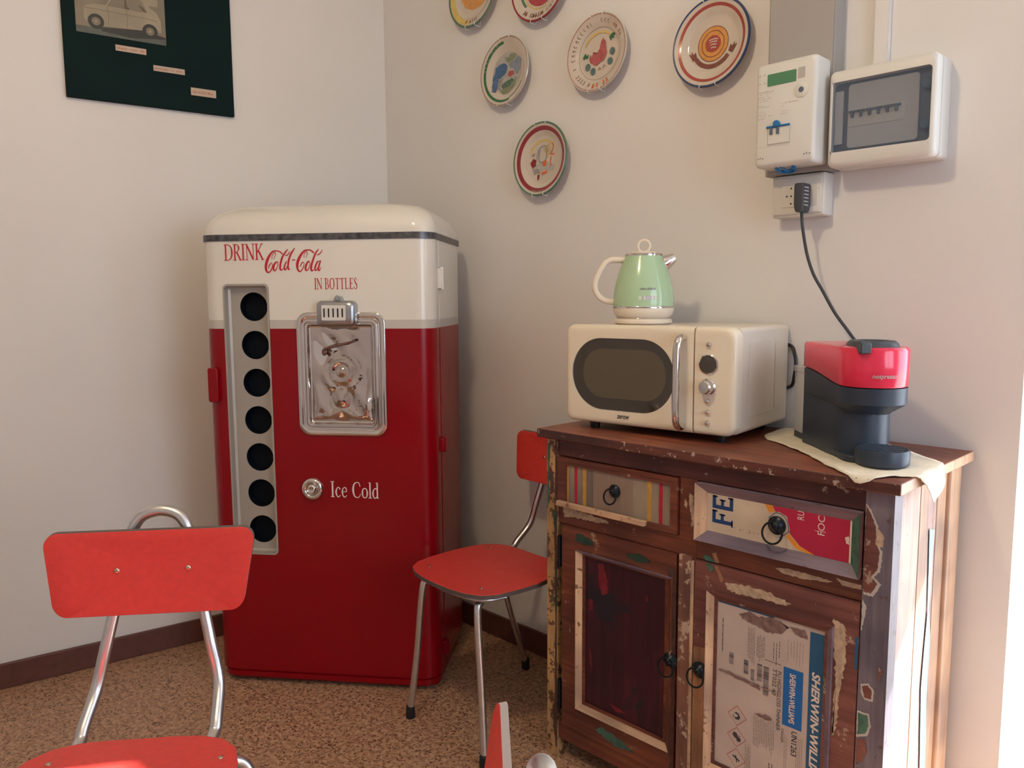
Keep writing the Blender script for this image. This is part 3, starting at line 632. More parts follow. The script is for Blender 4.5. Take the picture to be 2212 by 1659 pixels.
cdir = (math.cos(R(51.7)), math.sin(R(51.7)))
chair = make_chair('red formica chair with steel hoop top facing the viewer in front of the fridge', (0.978 + 0.193 * cdir[0], -1.485 + 0.193 * cdir[1], 0), R(51.7))
def copy_tree(o, parent=None):
    c = o.copy(); COL.objects.link(c); c.parent = parent
    for ch in list(o.children): copy_tree(ch, c)
    return c
for lab, loc, rot in (('red formica chair standing between the fridge and the painted sideboard', (1.008, -0.108, 0), R(-3)),
                      ('red formica chair cut off by the bottom edge, its backrest seen edge on', (2.128, -1.437, 0), R(-43.0))):
    c = copy_tree(chair); c.location = loc; c.rotation_euler = (0, 0, rot); c['label'] = lab

# ================================================================== SIDEBOARD
sb0 = (1.64, -0.22, 0)
sb = thing('sideboard', 'rustic reclaimed wood sideboard with peeling paint, two drawers and two doors', 'sideboard', sb0)
def B(mb, name, mats, parent=None, **k): return mb.build(name, mats, parent or sb, off=sb0, **k)
YF = -0.410
mb = MB(); mb.prism(ragged([(1.204, -0.433), (2.077, -0.433), (2.079, -0.016), (1.204, -0.016)], 0.0006, 14, 3), 0.850, 0.872, 'z', [0, 0] + [1] * 14 + [2] * 14 + [1] * 28); B(mb, 'worktop', ['w_top', 'w_edge', 'w_side2'], bevel=0.0025)
def patches(mb, lst, y=YF - 0.0007):
    for k, (pts, m, amp) in enumerate(lst): mb.flat(ragged(pts, amp, 9, k + 11), y - 0.00008 * k, m)
# posts
mb = MB(); mb.box(1.218, 1.252, YF, -0.362, 0, 0.850, 0)
patches(mb, [([(1.252,0.85),(1.252,0.03),(1.246,0.03),(1.244,0.2),(1.247,0.4),(1.243,0.6),(1.247,0.85)], 1, 0.0012),
  ([(1.230,0.775),(1.240,0.758),(1.244,0.710),(1.228,0.702),(1.232,0.733),(1.221,0.755)], 1, 0.003),
  ([(1.238,0.664),(1.2515,0.658),(1.2515,0.609),(1.244,0.613)], 2, 0.0015),
  ([(1.246,0.516),(1.2515,0.501),(1.2515,0.400),(1.247,0.389),(1.244,0.429),(1.249,0.458)], 2, 0.002),
  ([(1.235,0.141),(1.2515,0.162),(1.2515,0.05),(1.240,0.076)], 1, 0.003), ([(1.221,0.83),(1.229,0.83),(1.226,0.70),(1.220,0.66)], 3, 0.002)])
B(mb, 'left_post', ['p_yellow', 'p_brown', 'p_darkgreen', 'p_green'], smooth=False)
mb = MB(); mb.box(2.010, 2.0605, YF, -0.372, 0, 0.850, 0)
for k in range(6): pass
patches(mb, [([(2.011,0.822),(2.021,0.811),(2.033,0.784),(2.034,0.752),(2.044,0.737),(2.041,0.701),(2.030,0.687),(2.044,0.676),(2.030,0.650),(2.013,0.650),(2.011,0.70),(2.011,0.755)], 2, 0.0012),
  ([(2.011,0.818),(2.019,0.807),(2.030,0.782),(2.031,0.752),(2.039,0.737),(2.036,0.703),(2.025,0.687),(2.037,0.676),(2.026,0.655),(2.013,0.655),(2.011,0.70),(2.011,0.755)], 1, 0.0012),
  ([(2.031,0.784),(2.044,0.769),(2.044,0.744),(2.031,0.749)], 4, 0.002),
  ([(2.015,0.477),(2.029,0.483),(2.040,0.472),(2.038,0.450),(2.023,0.449),(2.016,0.460)], 2, 0.001), ([(2.017,0.474),(2.028,0.479),(2.036,0.470),(2.035,0.454),(2.023,0.453)], 1, 0.001),
  ([(2.011,0.424),(2.033,0.424),(2.037,0.400),(2.031,0.380),(2.011,0.371)], 2, 0.001), ([(2.013,0.420),(2.030,0.420),(2.033,0.400),(2.028,0.384),(2.013,0.376)], 3, 0.001),
  ([(2.013,0.369),(2.028,0.371),(2.032,0.351),(2.025,0.328),(2.013,0.316)], 1, 0.0015), ([(2.012,0.64),(2.020,0.63),(2.016,0.60),(2.012,0.58)], 2, 0.0015), ([(2.046,0.52),(2.052,0.515),(2.05,0.49),(2.045,0.50)], 1, 0.001)])
B(mb, 'right_post', ['p_post', 'w_pink', 'label_grey', 'p_green', 'p_flake'], smooth=False)
mb = MB(); mb.box(1.218, 1.252, -0.062, -0.022, 0, 0.85); B(mb, 'left_rear_post', 'w_z', smooth=False)
mb = MB(); mb.box(2.020, 2.0605, -0.090, -0.022, 0, 0.85); B(mb, 'right_rear_post', 'w_side2', bevel=0.004)
# front frame
mb = MB(); mb.box(1.252, 2.010, -0.406, -0.38, 0.806, 0.850); B(mb, 'top_rail', 'w_rail', bevel=0.0015)
mb = MB(); mb.box(1.252, 2.010, -0.404, -0.38, 0.633, 0.676)
patches(mb, [([(1.268,0.676),(1.306,0.676),(1.355,0.671),(1.406,0.668),(1.417,0.661),(1.384,0.657),(1.337,0.655),(1.299,0.654),(1.271,0.651)], 1, 0.003),
  ([(1.835,0.656),(1.867,0.661),(1.921,0.660),(1.954,0.657),(1.944,0.653),(1.899,0.648),(1.852,0.648)], 1, 0.0015), ([(1.958,0.666),(2.007,0.664),(2.008,0.655),(1.972,0.655)], 1, 0.0015),
  ([(1.672,0.643),(1.684,0.647),(1.703,0.635),(1.699,0.634),(1.676,0.634)], 2, 0.001), ([(1.692,0.653),(1.702,0.657),(1.711,0.635),(1.701,0.634)], 3, 0.0006)], -0.4047)
B(mb, 'middle_rail', ['w_x', 'p_flake', 'p_green', 'p_tan'], bevel=0.0012, smooth=False)
mb = MB(); mb.box(1.252, 2.010, -0.404, -0.38, 0.055, 0.10); B(mb, 'bottom_rail', 'w_x', bevel=0.0015)
mb = MB(); mb.box(1.611, 1.655, -0.4055, -0.38, 0.10, 0.806)
patches(mb, [([(1.636,0.775),(1.645,0.770),(1.647,0.73),(1.650,0.71),(1.642,0.70),(1.640,0.73),(1.634,0.75)], 1, 0.002), ([(1.625,0.76),(1.631,0.752),(1.629,0.74),(1.622,0.745)], 1, 0.0015)], -0.4062)
B(mb, 'centre_stile', ['w_x', 'p_flake'], smooth=False)
mb = MB(); mb.box(1.617, 1.6465, -0.4155, -0.4055, 0.105, 0.636, 0); mb.box(1.6465, 1.6535, -0.4145, -0.4055, 0.105, 0.628, 1); B(mb, 'door_stop', ['w_stile', 'p_creamx'], bevel=0.001)
mb = MB(); mb.box(1.26, 2.0, -0.40, -0.03, 0.08, 0.095); B(mb, 'base_board', 'w_rail')
mb = MB(); mb.box(1.224, 1.240, -0.362, -0.062, 0.05, 0.85); B(mb, 'left_side_panel', 'w_z')
mb = MB()
for k, (a, b, m) in enumerate(((-0.372, -0.315, 0), (-0.3145, -0.245, 0), (-0.2445, -0.198, 1), (-0.1975, -0.145, 0), (-0.1445, -0.090, 1))):
    mb.box(2.030, 2.052 - 0.0012 * (k % 2), a, b, 0.05, 0.85, m)
mb.add([(2.0535, y, z) for y, z in ragged([(-0.190, 0.735), (-0.160, 0.727), (-0.168, 0.563), (-0.150, 0.50), (-0.152, 0.36), (-0.138, 0.21), (-0.136, 0.06), (-0.168, 0.06), (-0.172, 0.214), (-0.192, 0.398), (-0.176, 0.563)], 0.0015, 4, 9)], [tuple(range(44))], 2)
B(mb, 'right_side_panel', ['w_side', 'w_side2', 'p_cyan'], bevel=0.0012, smooth=False)
mb = MB(); mb.box(1.26, 2.02, -0.035, -0.025, 0.05, 0.85); B(mb, 'back_panel', 'w_rail')

def bevel_frame(mb, ox0, ox1, oz0, oz1, ix0, ix1, iz0, iz1, yo, yi, ms):
    """four mitred bevelled strips round a panel: top, right, bottom, left"""
    o = [(ox0, oz1), (ox1, oz1), (ox1, oz0), (ox0, oz0)]; i = [(ix0, iz1), (ix1, iz1), (ix1, iz0), (ix0, iz0)]
    for k in range(4):
        a, b = o[k], o[(k + 1) % 4]; c, d = i[(k + 1) % 4], i[k]
        vs = [(a[0], yo, a[1]), (b[0], yo, b[1]), (c[0], yi, c[1]), (d[0], yi, d[1])]
        mb.add(vs, [(0, 1, 2, 3)], ms[k])
def hollow(mb, ox0, ox1, oz0, oz1, ix0, ix1, iz0, iz1, y0, y1, m):
    """flat frame from four boards"""
    mb.box(ox0, ix0, y0, y1, oz0, oz1, m); mb.box(ix1, ox1, y0, y1, oz0, oz1, m)
    mb.box(ix0, ix1, y0, y1, iz1, oz1, m); mb.box(ix0, ix1, y0, y1, oz0, iz0, m)
def ring_pull(parent, x, z, y, s=1.0, name='ring_pull'):
    mb = MB(); mb.lathe([(0.0165 * s, y), (0.017 * s, y - 0.003), (0.012 * s, y - 0.006), (0.009 * s, y - 0.012), (0.004 * s, y - 0.017), (0.0001, y - 0.017)], (x, 0, z), 'y', 24, cap0=False)
    c = (x - 0.003, y - 0.012, z - 0.012 * s); rad = 0.0185 * s
    mb.tube([(c[0] + rad * math.cos(a), c[1] - 0.004 + 0.004 * math.sin(a), c[2] + rad * math.sin(a)) for a in [2 * math.pi * k / 14 for k in range(14)]], 0.0022, 8, closed=True)
    return mb.build(name, 'iron', parent, off=sb0)
# left drawer
mb = MB(); hollow(mb, 1.256, 1.609, 0.678, 0.804, 1.284, 1.590, 0.691, 0.786, -0.413, -0.39, 0)
bevel_frame(mb, 1.276, 1.597, 0.684, 0.793, 1.284, 1.590, 0.691, 0.786, -0.4135, -0.406, (0, 0, 0, 0))
d1 = B(mb, 'drawer', ['w_x'], smooth=False)
mb = MB(); mb.box(1.284, 1.590, -0.408, -0.39, 0.691, 0.786, 0)
for a, b, m in ((1.284, 1.289, 2), (1.3085, 1.3175, 1), (1.335, 1.346, 2), (1.526, 1.5375, 2), (1.558, 1.5675, 1)): mb.box(a, b, -0.4084, -0.40, 0.6912, 0.7858, m)
mb.box(1.368, 1.485, -0.40825, -0.40, 0.6911, 0.7859, 3)
B(mb, 'drawer_panel', ['drawer_grey', 'stripe_red', 'stripe_ochre', mat('faded_pink', (0.27, 0.19, 0.15), 0.5, var=0.15, vec=(300, 1, 4), vscale=1)], d1, smooth=False)
mb = MB(); mb.prism(ragged([(1.259, 0.681), (1.528, 0.681), (1.530, 0.6935), (1.262, 0.6945)], 0.0005, 8, 5), -0.425, -0.413, 'y'); B(mb, 'ledge_strip', 'p_creamx', d1, bevel=0.0015)
ring_pull(d1, 1.434, 0.745, -0.4085, 0.95)
# right drawer
mb = MB(); bevel_frame(mb, 1.658, 2.007, 0.6795, 0.8045, 1.683, 1.987, 0.7025, 0.784, -0.4235, -0.409, (0, 2, 0, 1))
mb.box(1.659, 2.006, -0.4085, -0.39, 0.6805, 0.8035, 3)
o_ = [(1.658, 0.8045), (2.007, 0.8045), (2.007, 0.6795), (1.658, 0.6795)]
mb.add([(a, -0.4235, b) for a, b in o_] + [(a, -0.404, b) for a, b in o_], [(0, 4, 5, 1), (1, 5, 6, 2), (2, 6, 7, 3), (3, 7, 4, 0)], (0, 3, 0, 1))
d2 = B(mb, 'drawer', ['p_lilac', 'p_cream', 'p_green', 'w_pink'], smooth=False)
mb = MB(); y = -0.4095; mb.box(1.683, 1.987, y, -0.40, 0.7025, 0.784, 0)
def cl(pts): return [(min(max(a, 1.683), 1.9835), min(max(b, 0.7025), 0.784)) for a, b in pts]
mb.flat(cl([(1.812,0.784),(1.829,0.784),(1.833,0.770),(1.850,0.768),(1.863,0.734),(1.888,0.713),(1.918,0.7025),(1.900,0.7025),(1.879,0.708),(1.859,0.727),(1.84,0.75),(1.825,0.765)]), y - 0.0003, 1)
mb.flat(cl([(1.829,0.784),(1.9835,0.784),(1.9835,0.7025),(1.918,0.7025),(1.888,0.714),(1.866,0.735),(1.864,0.753),(1.850,0.770),(1.835,0.773)]), y - 0.0004, 2)
mb.flat(cl([(1.822,0.768),(1.843,0.774),(1.860,0.767),(1.867,0.742),(1.862,0.731),(1.844,0.720),(1.826,0.728),(1.818,0.75)]), y - 0.0006, 0)
for q in strip2([(1.822,0.757),(1.838,0.771),(1.857,0.764),(1.8645,0.742),(1.859,0.732),(1.846,0.722)], [0.0016] * 6): mb.flat(list(q), y - 0.0008, 3)
def slab(mb, ox, oz, m, yy):       # FE in heavy slab letters, read from below upwards
    def bx(a, b, c, d): mb.flat([(a, c), (b, c), (b, d), (a, d)], yy, m)
    return bx
bx = slab(mb, 0, 0, 3, y - 0.0006)
# F: stem lowest, arms rising; top of the letter is to the left
bx(1.6945, 1.7425, 0.7235, 0.7315); bx(1.6945, 1.7025, 0.7315, 0.7510); bx(1.7145, 1.7215, 0.7315, 0.7445); bx(1.6945, 1.7065, 0.7475, 0.7510); bx(1.7110, 1.7250, 0.7415, 0.7445); bx(1.7390, 1.7425, 0.7200, 0.7350)
bx(1.6945, 1.7425, 0.7545, 0.7625); bx(1.6945, 1.7025, 0.7625, 0.7820); bx(1.7345, 1.7425, 0.7625, 0.7825); bx(1.7145, 1.7215, 0.7625, 0.7755); bx(1.6945, 1.7065, 0.7785, 0.7820); bx(1.7305, 1.7425, 0.7790, 0.7825); bx(1.7110, 1.7250, 0.7725, 0.7755)
sans(mb, 'RU', (1.895, 0.7665), 0.0135, 0.0170, y - 0.0007, 4, rot=90)
sans(mb, 'FOC', (1.936, 0.7445), 0.0135, 0.0380, y - 0.0007, 4, rot=90)
mb.flat([(1.9165, 0.7505), (1.938, 0.7515), (1.938, 0.7525), (1.9165, 0.7515)], y - 0.0007, 4)
mb.flat(ragged([(1.975, 0.749), (1.981, 0.754), (1.9835, 0.748), (1.9835, 0.738), (1.978, 0.738)], 0.0012, 3, 8), y - 0.0007, 4)
mb.flat([(1.9835, 0.7025), (1.987, 0.7025), (1.987, 0.784), (1.9835, 0.784)], y - 0.0007, 4)
rnd = random.Random(3)
for k in range(9):
    a, b = 1.745 + rnd.random() * 0.055, 0.716 + rnd.random() * 0.006; mb.flat([(a, b), (a + 0.0018, b), (a + 0.0012, b + 0.002), (a, b + 0.0015)], y - 0.0006, 5)
B(mb, 'tin_panel', ['tin_cream', 'tin_orange', 'tin_red', 'tin_blue', 'tin_white', 'p_brown'], d2, smooth=False)
ring_pull(d2, 1.8405, 0.746, -0.4098, 1.12)
# doors
def door_board(x0, x1, z0, z1, ix0, ix1, iz0, iz1, m, extra=None, mats=()):
    mb = MB(); hollow(mb, x0, x1, z0, z1, ix0, ix1, iz0, iz1, -0.412, -0.388, 0)
    if extra: patches(mb, extra, -0.4127)
    return mb
mb = door_board(1.270, 1.6095, 0.102, 0.632, 1.345, 1.580, 0.188, 0.567, 0,
  [([(1.318,0.618),(1.341,0.620),(1.370,0.611),(1.372,0.599),(1.337,0.596),(1.318,0.597)], 1, 0.003), ([(1.469,0.601),(1.513,0.610),(1.537,0.603),(1.536,0.595),(1.503,0.589),(1.478,0.595)], 1, 0.003),
   ([(1.585,0.60),(1.6085,0.60),(1.6085,0.11),(1.600,0.11),(1.598,0.2),(1.604,0.3),(1.597,0.42),(1.600,0.5)], 2, 0.003), ([(1.40,0.145),(1.47,0.135),(1.50,0.12),(1.44,0.115),(1.38,0.13)], 3, 0.004)])
bevel_frame(mb, 1.322, 1.600, 0.166, 0.577, 1.345, 1.580, 0.188, 0.567, -0.4205, -0.408, (4, 5, 6, 7))
o_ = [(1.322, 0.577), (1.600, 0.577), (1.600, 0.166), (1.322, 0.166)]
mb.add([(a, -0.4205, b) for a, b in o_] + [(a, -0.411, b) for a, b in o_], [(0, 4, 5, 1), (1, 5, 6, 2), (2, 6, 7, 3), (3, 7, 4, 0)], (4, 5, 6, 7))
dl = B(mb, 'cabinet_door', ['w_x', 'p_darkgreen', 'p_brown', 'p_green', 'p_lilac', 'w_z', 'p_creamx', 'p_cream'], smooth=False)
mb = MB(); mb.box(1.345, 1.580, -0.4075, -0.39, 0.188, 0.567, 0)
patches(mb, [([(1.383,0.556),(1.402,0.560),(1.412,0.52),(1.414,0.49),(1.398,0.480),(1.388,0.50)], 1, 0.003), ([(1.356,0.46),(1.368,0.46),(1.368,0.435),(1.358,0.43)], 1, 0.003),
  ([(1.358,0.345),(1.364,0.32),(1.368,0.29),(1.364,0.27),(1.360,0.30)], 1, 0.002), ([(1.42,0.215),(1.45,0.212),(1.475,0.205),(1.44,0.200)], 1, 0.002), ([(1.525,0.515),(1.53,0.512),(1.532,0.50),(1.526,0.503)], 1, 0.001)], -0.4079)
B(mb, 'door_panel', ['p_glass', 'p_redmark'], dl, smooth=False)
ring_pull(dl, 1.5985, 0.385, -0.4125, 1.1)
mb = MB(); mb.box(1.258, 1.264, -0.414, -0.40, 0.52, 0.60); mb.lathe([(0.004, 0.52), (0.004, 0.60)], (1.263, -0.414, 0), 'z', 12); B(mb, 'hinge', 'iron', dl)
mb = MB(); mb.box(1.258, 1.264, -0.414, -0.40, 0.14, 0.22); mb.lathe([(0.004, 0.14), (0.004, 0.22)], (1.263, -0.414, 0), 'z', 12); B(mb, 'hinge', 'iron', dl)
mb = door_board(1.656, 2.008, 0.102, 0.631, 1.712, 1.945, 0.192, 0.557, 0,
  [([(1.731,0.600),(1.787,0.607),(1.829,0.604),(1.877,0.594),(1.862,0.586),(1.809,0.586),(1.758,0.582),(1.736,0.586)], 1, 0.003), ([(1.961,0.588),(1.984,0.580),(1.987,0.548),(1.984,0.490),(1.978,0.435),(1.976,0.392),(1.966,0.349),(1.967,0.427),(1.968,0.485),(1.961,0.539)], 1, 0.004),
   ([(2.002,0.567),(2.0078,0.565),(2.0078,0.502),(2.003,0.504)], 2, 0.0006), ([(1.6565,0.437),(1.689,0.442),(1.689,0.11),(1.6565,0.11)], 3, 0.0012), ([(1.703,0.631),(1.712,0.631),(1.727,0.604),(1.719,0.597)], 4, 0.0006), ([(1.683,0.631),(1.699,0.631),(1.703,0.622),(1.694,0.613)], 5, 0.001)])
bevel_frame(mb, 1.690, 1.962, 0.170, 0.574, 1.712, 1.945, 0.192, 0.557, -0.4205, -0.408, (0, 6, 7, 8))
o_ = [(1.690, 0.574), (1.962, 0.574), (1.962, 0.170), (1.690, 0.170)]
mb.add([(a, -0.4205, b) for a, b in o_] + [(a, -0.411, b) for a, b in o_], [(0, 4, 5, 1), (1, 5, 6, 2), (2, 6, 7, 3), (3, 7, 4, 0)], (0, 6, 7, 8))
dr = B(mb, 'cabinet_door', ['w_pink', 'p_flake', 'doc_band', 'p_tan', 'p_tan', 'p_green', 'p_lilac', 'p_creamx', 'p_cream'], smooth=False)
ring_pull(dr, 1.6745, 0.388, -0.4125, 1.1)
mb = MB(); y = -0.4085; mb.box(1.712, 1.945, y, -0.39, 0.192, 0.557, 0)
def rect(a, b, c, d, m, k=1): mb.flat([(a, c), (b, c), (b, d), (a, d)], y - 0.0003 * k, m)
rect(1.915, 1.945, 0.192, 0.548, 1)                          # dark blue band
rect(1.713, 1.840, 0.5525, 0.5565, 1)
rect(1.863, 1.904, 0.336, 0.459, 2)                          # bright blue block
sans(mb, 'SHERWIN-WILLIAMS', (1.9215, 0.468), 0.0165, 0.246, y - 0.0007, 3, rot=-90, shear=0.25, bold=0.03)
sans(mb, 'SHERWIN-WILLIAMS', (1.8765, 0.449), 0.0125, 0.104, y - 0.0009, 3, rot=-90, bold=0.02)
sans(mb, 'UN1263', (1.8835, 0.330), 0.0120, 0.052, y - 0.0006, 4, rot=-90, bold=0.01)
sans(mb, 'PU HIGHGLOSS THINNER', (1.8505, 0.445), 0.0085, 0.126, y - 0.0006, 4, rot=-90)
sans(mb, 'TT022 40', (1.8400, 0.447), 0.0085, 0.056, y - 0.0006, 4, rot=-90)
sans(mb, 'DANGER', (1.8620, 0.327), 0.0055, 0.030, y - 0.0006, 4, rot=-90)
rnd = random.Random(5)
def vlines(a, b, z0, z1, n, m, w=0.0006, k=2):
    for i in range(n):
        x = a + (b - a) * (i + 0.5) / n; zt = z1 - rnd.random() * 0.012; zb = z0 + rnd.random() * 0.02
        z = zt
        while z > zb:
            d = rnd.uniform(0.004, 0.012); rect(x - w, x + w * 0.6, max(zb, z - d), z, m, k); z -= d + rnd.uniform(0.0008, 0.002)
vlines(1.7235, 1.7275, 0.430, 0.527, 1, 4, 0.0010); vlines(1.783, 1.800, 0.435, 0.522, 5, 5); vlines(1.803, 1.822, 0.445, 0.510, 6, 5); vlines(1.838, 1.856, 0.455, 0.510, 3, 4)
vlines(1.868, 1.905, 0.465, 0.525, 6, 5, 0.0004); vlines(1.800, 1.848, 0.258, 0.336, 13, 5, 0.0006); vlines(1.783, 1.797, 0.20, 0.266, 4, 5); vlines(1.835, 1.848, 0.195, 0.25, 2, 4, 0.001)
vlines(1.868, 1.876, 0.21, 0.32, 2, 5, 0.0004); vlines(1.893, 1.908, 0.20, 0.33, 4, 5, 0.0004)
for a, b, z0, z1 in ((1.742, 1.752, 0.425, 0.450), (1.776, 1.786, 0.415, 0.445), (1.792, 1.800, 0.405, 0.430), (1.806, 1.817, 0.410, 0.446), (1.820, 1.832, 0.383, 0.445)):
    z = z0
    while z < z1: d = rnd.uniform(0.0008, 0.002); rect(a, b, z, z + d, 5 if rnd.random() < .7 else 4, 2); z += d + rnd.uniform(0.0006, 0.0014)
for zc_, k in ((0.315, 0), (0.2675, 1), (0.2195, 2)):         # hazard diamonds
    xc, h, g = 1.7635, 0.0225, 0.0016
    for q in (((0, 1), (1, 0)), ((1, 0), (0, -1)), ((0, -1), (-1, 0)), ((-1, 0), (0, 1))):
        (a, b), (c_, d_) = q; mb.flat([(xc + a * h, zc_ + b * h), (xc + c_ * h, zc_ + d_ * h), (xc + c_ * (h - g), zc_ + d_ * (h - g)), (xc + a * (h - g), zc_ + b * (h - g))], y - 0.0006, 6)
    if k == 0: sh = [[(-6, 4), (-2, 7), (3, 5), (7, -1), (4, -7), (-3, -8), (-7, -3), (-3, -4), (1, -2), (2, 2), (-2, 3)], [(-9, -2), (-7, 1), (-8, -7)]]
    elif k == 1: sh = [[(-9, 3), (-6, 9), (0, 8), (3, 2), (9, -1), (8, -7), (2, -9), (-1, -3), (-5, -2)], [(4, 6), (8, 4), (6, 2)]]
    else: sh = [[(-8, 3), (-6, 5), (8, -2), (7, -5)], [(-2, 6), (0, 6), (3, -8), (1, -8)]]
    for pts in sh: mb.flat([(xc + a * 0.0011, zc_ + b * 0.0011) for a, b in pts], y - 0.0006, 4)
for k, (pts, am) in enumerate((([(1.762,0.539),(1.785,0.551),(1.806,0.547),(1.840,0.553),(1.862,0.547),(1.870,0.540),(1.856,0.524),(1.827,0.519),(1.796,0.527),(1.773,0.530)], 0.003), ([(1.717,0.404),(1.742,0.407),(1.774,0.403),(1.812,0.401),(1.815,0.390),(1.790,0.394),(1.750,0.399),(1.719,0.401)], 0.002),
        ([(1.80,0.335),(1.83,0.345),(1.845,0.338),(1.825,0.330)], 0.003), ([(1.874,0.545),(1.905,0.546),(1.912,0.530),(1.885,0.532)], 0.002))):
    mb.flat(ragged(pts, am, 5, 40 + k), y - 0.0012, 7)
mb.flat([(1.8225, 0.4595), (1.858, 0.4590), (1.858, 0.4605), (1.8225, 0.4610)], y - 0.0013, 7); mb.flat([(1.815, 0.3975), (1.842, 0.397), (1.842, 0.3985), (1.815, 0.399)], y - 0.0013, 7)
B(mb, 'label_panel', ['doc', 'doc_band', 'doc_blue', 'tin_white', 'doc_ink', 'doc_grey', 'haz_red', 'doc_stain'], dr, smooth=False)

# ================================================================== MICROWAVE  (local: origin at front left bottom corner)
ZT = 0.8725
mw = thing('microwave_oven', 'cream retro microwave oven with oval dark window standing on the sideboard', 'microwave', (1.245, -0.37, ZT), R(6))
Z0, Z1, WX, DY = 0.0205, 0.2585, 0.450, 0.318
def fplan(x0, x1, rl, rright, y0, y1, ins=0.0):
    return rr(x0 + ins, x1 - ins, y0 + ins, y1, [0.001, 0.001, rl, rright], 8)
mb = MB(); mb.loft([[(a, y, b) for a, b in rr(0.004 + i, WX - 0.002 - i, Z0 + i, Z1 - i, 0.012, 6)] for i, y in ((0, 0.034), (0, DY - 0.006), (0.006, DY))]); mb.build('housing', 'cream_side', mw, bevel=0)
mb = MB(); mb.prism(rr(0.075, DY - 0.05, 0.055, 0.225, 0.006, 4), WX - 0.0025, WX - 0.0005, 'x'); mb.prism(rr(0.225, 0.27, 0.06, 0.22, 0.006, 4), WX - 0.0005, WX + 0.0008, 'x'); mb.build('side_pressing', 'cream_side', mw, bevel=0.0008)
def front(x0, x1, rl, r_, name, holes=None):
    mb = MB(); rg = []
    for i, y in ((0.0, 0.034), (0.0, 0.014), (0.0012, 0.0075), (0.004, 0.003), (0.009, 0.0006), (0.016, 0.0)):
        il = i if rl else min(i, 0.0012); ir = i if r_ else min(i, 0.0012)
        rg.append([(a, y, b) for a, b in rr(x0 + il, x1 - ir, Z0 - 0.002 + i, Z1 + 0.002 - i, [max(r_ - i * .4, .0015), max(rl - i * .4, .0015), max(rl - i * .4, .0015), max(r_ - i * .4, .0015)], 7)])
    mb.loft(rg); return mb.build(name, 'cream', mw, angle=50)
dr_ = front(0.0, 0.3505, 0.020, 0.0, 'door')
ct = front(0.3520, WX, 0.0, 0.026, 'control_panel')
wr = rr(0.020, 0.303, 0.0535, 0.2285, 0.0862, 18)
c = MB(); c.prism(wr, -0.01, 0.010, 'y'); cut(dr_, c.build('cutter', ['cream'], mw)); me = dr_.data; me.polygons.foreach_set('use_smooth', [True] * len(me.polygons)); me.set_sharp_from_angle(angle=R(50))
mb = MB(); mb.prism(rr(0.0205, 0.3025, 0.054, 0.228, 0.0858, 18), 0.0035, 0.0098, 'y'); wn = mb.build('window', 'glass_dark', dr_)
mb = MB(); mb.prism(rr(0.052, 0.280, 0.083, 0.203, 0.055, 14), 0.0031, 0.0034, 'y'); mb.build('window_mesh', 'glass_mesh', wn)
mb = MB(); hp = [(0.325, -0.003, 0.0335), (0.325, -0.020, 0.036), (0.325, -0.031, 0.050), (0.325, -0.034, 0.090), (0.325, -0.034, 0.180), (0.325, -0.031, 0.219), (0.325, -0.020, 0.234), (0.325, -0.003, 0.2365)]
mb.tube(hp, 0.0088, 16); mb.build('handle', 'chrome', dr_, angle=80)
mb = MB(); sans(mb, 'zerow', (0.152, 0.0355), 0.0085, 0.034, -0.0004, 0, shear=0.2, bold=0.02); mb.build('lettering', 'black_plastic', dr_, smooth=False)
mb = MB(); mb.lathe([(0.0225, 0.002), (0.0225, -0.003), (0.0200, -0.0045), (0.0195, -0.002)], (0.387, 0, 0.1785), 'y', 40, cap0=False, cap1=False); mb.build('display_bezel', 'chrome', ct)
mb = MB(); mb.lathe([(0.0195, 0.001), (0.0195, -0.003), (0.0001, -0.0036)], (0.387, 0, 0.1785), 'y', 40, cap0=False, cap1=False); mb.build('display', 'glass_dark', ct)
mb = MB(); mb.lathe([(0.0185, 0.001), (0.0185, -0.003), (0.0155, -0.006), (0.0145, -0.020), (0.012, -0.023), (0.0001, -0.0235)], (0.3865, 0, 0.128), 'y', 36, cap0=False, cap1=False); mb.build('dial', 'chrome', ct)
for z in (0.222, 0.0955, 0.0715, 0.0475):
    mb = MB(); mb.lathe([(0.0062, 0.001), (0.0060, -0.003), (0.0045, -0.006), (0.0001, -0.0068)], (0.3865, 0, z), 'y', 20, cap0=False, cap1=False); mb.build('button', 'chrome', ct)
for k, (x, z, h, n_) in enumerate(((0.387, 0.2115, 0.0016, 6), (0.387, 0.0860, 0.0016, 6), (0.387, 0.0620, 0.0016, 6), (0.387, 0.0380, 0.0016, 6), (0.408, 0.130, 0.003, 3), (0.405, 0.112, 0.003, 3), (0.366, 0.112, 0.003, 3))):
    mb = MB(); scribble(mb, x - n_ * 0.0012, x + n_ * 0.0012, z, h, -0.0004, 0, k + 2, n_); mb.build('marking', 'label_grey', ct, smooth=False)
for x, y in ((0.06, 0.045), (0.40, 0.045), (0.06, 0.27), (0.40, 0.27)):
    mb = MB(); mb.lathe([(0.012, 0), (0.014, 0.018), (0.014, 0.022)], (x, y, 0), 'z', 18); mb.build('foot', 'black_plastic', mw)
mb = MB(); mb.tube([(WX - 0.02, DY - 0.01, 0.10), (WX + 0.006, DY + 0.004, 0.105), (WX + 0.016, DY - 0.004, 0.135), (WX + 0.019, DY - 0.006, 0.160), (WX + 0.014, DY - 0.003, 0.185), (WX + 0.002, DY + 0.004, 0.205), (WX - 0.03, DY + 0.004, 0.21)], 0.0042, 10); mb.build('cable', 'black_plastic', mw)

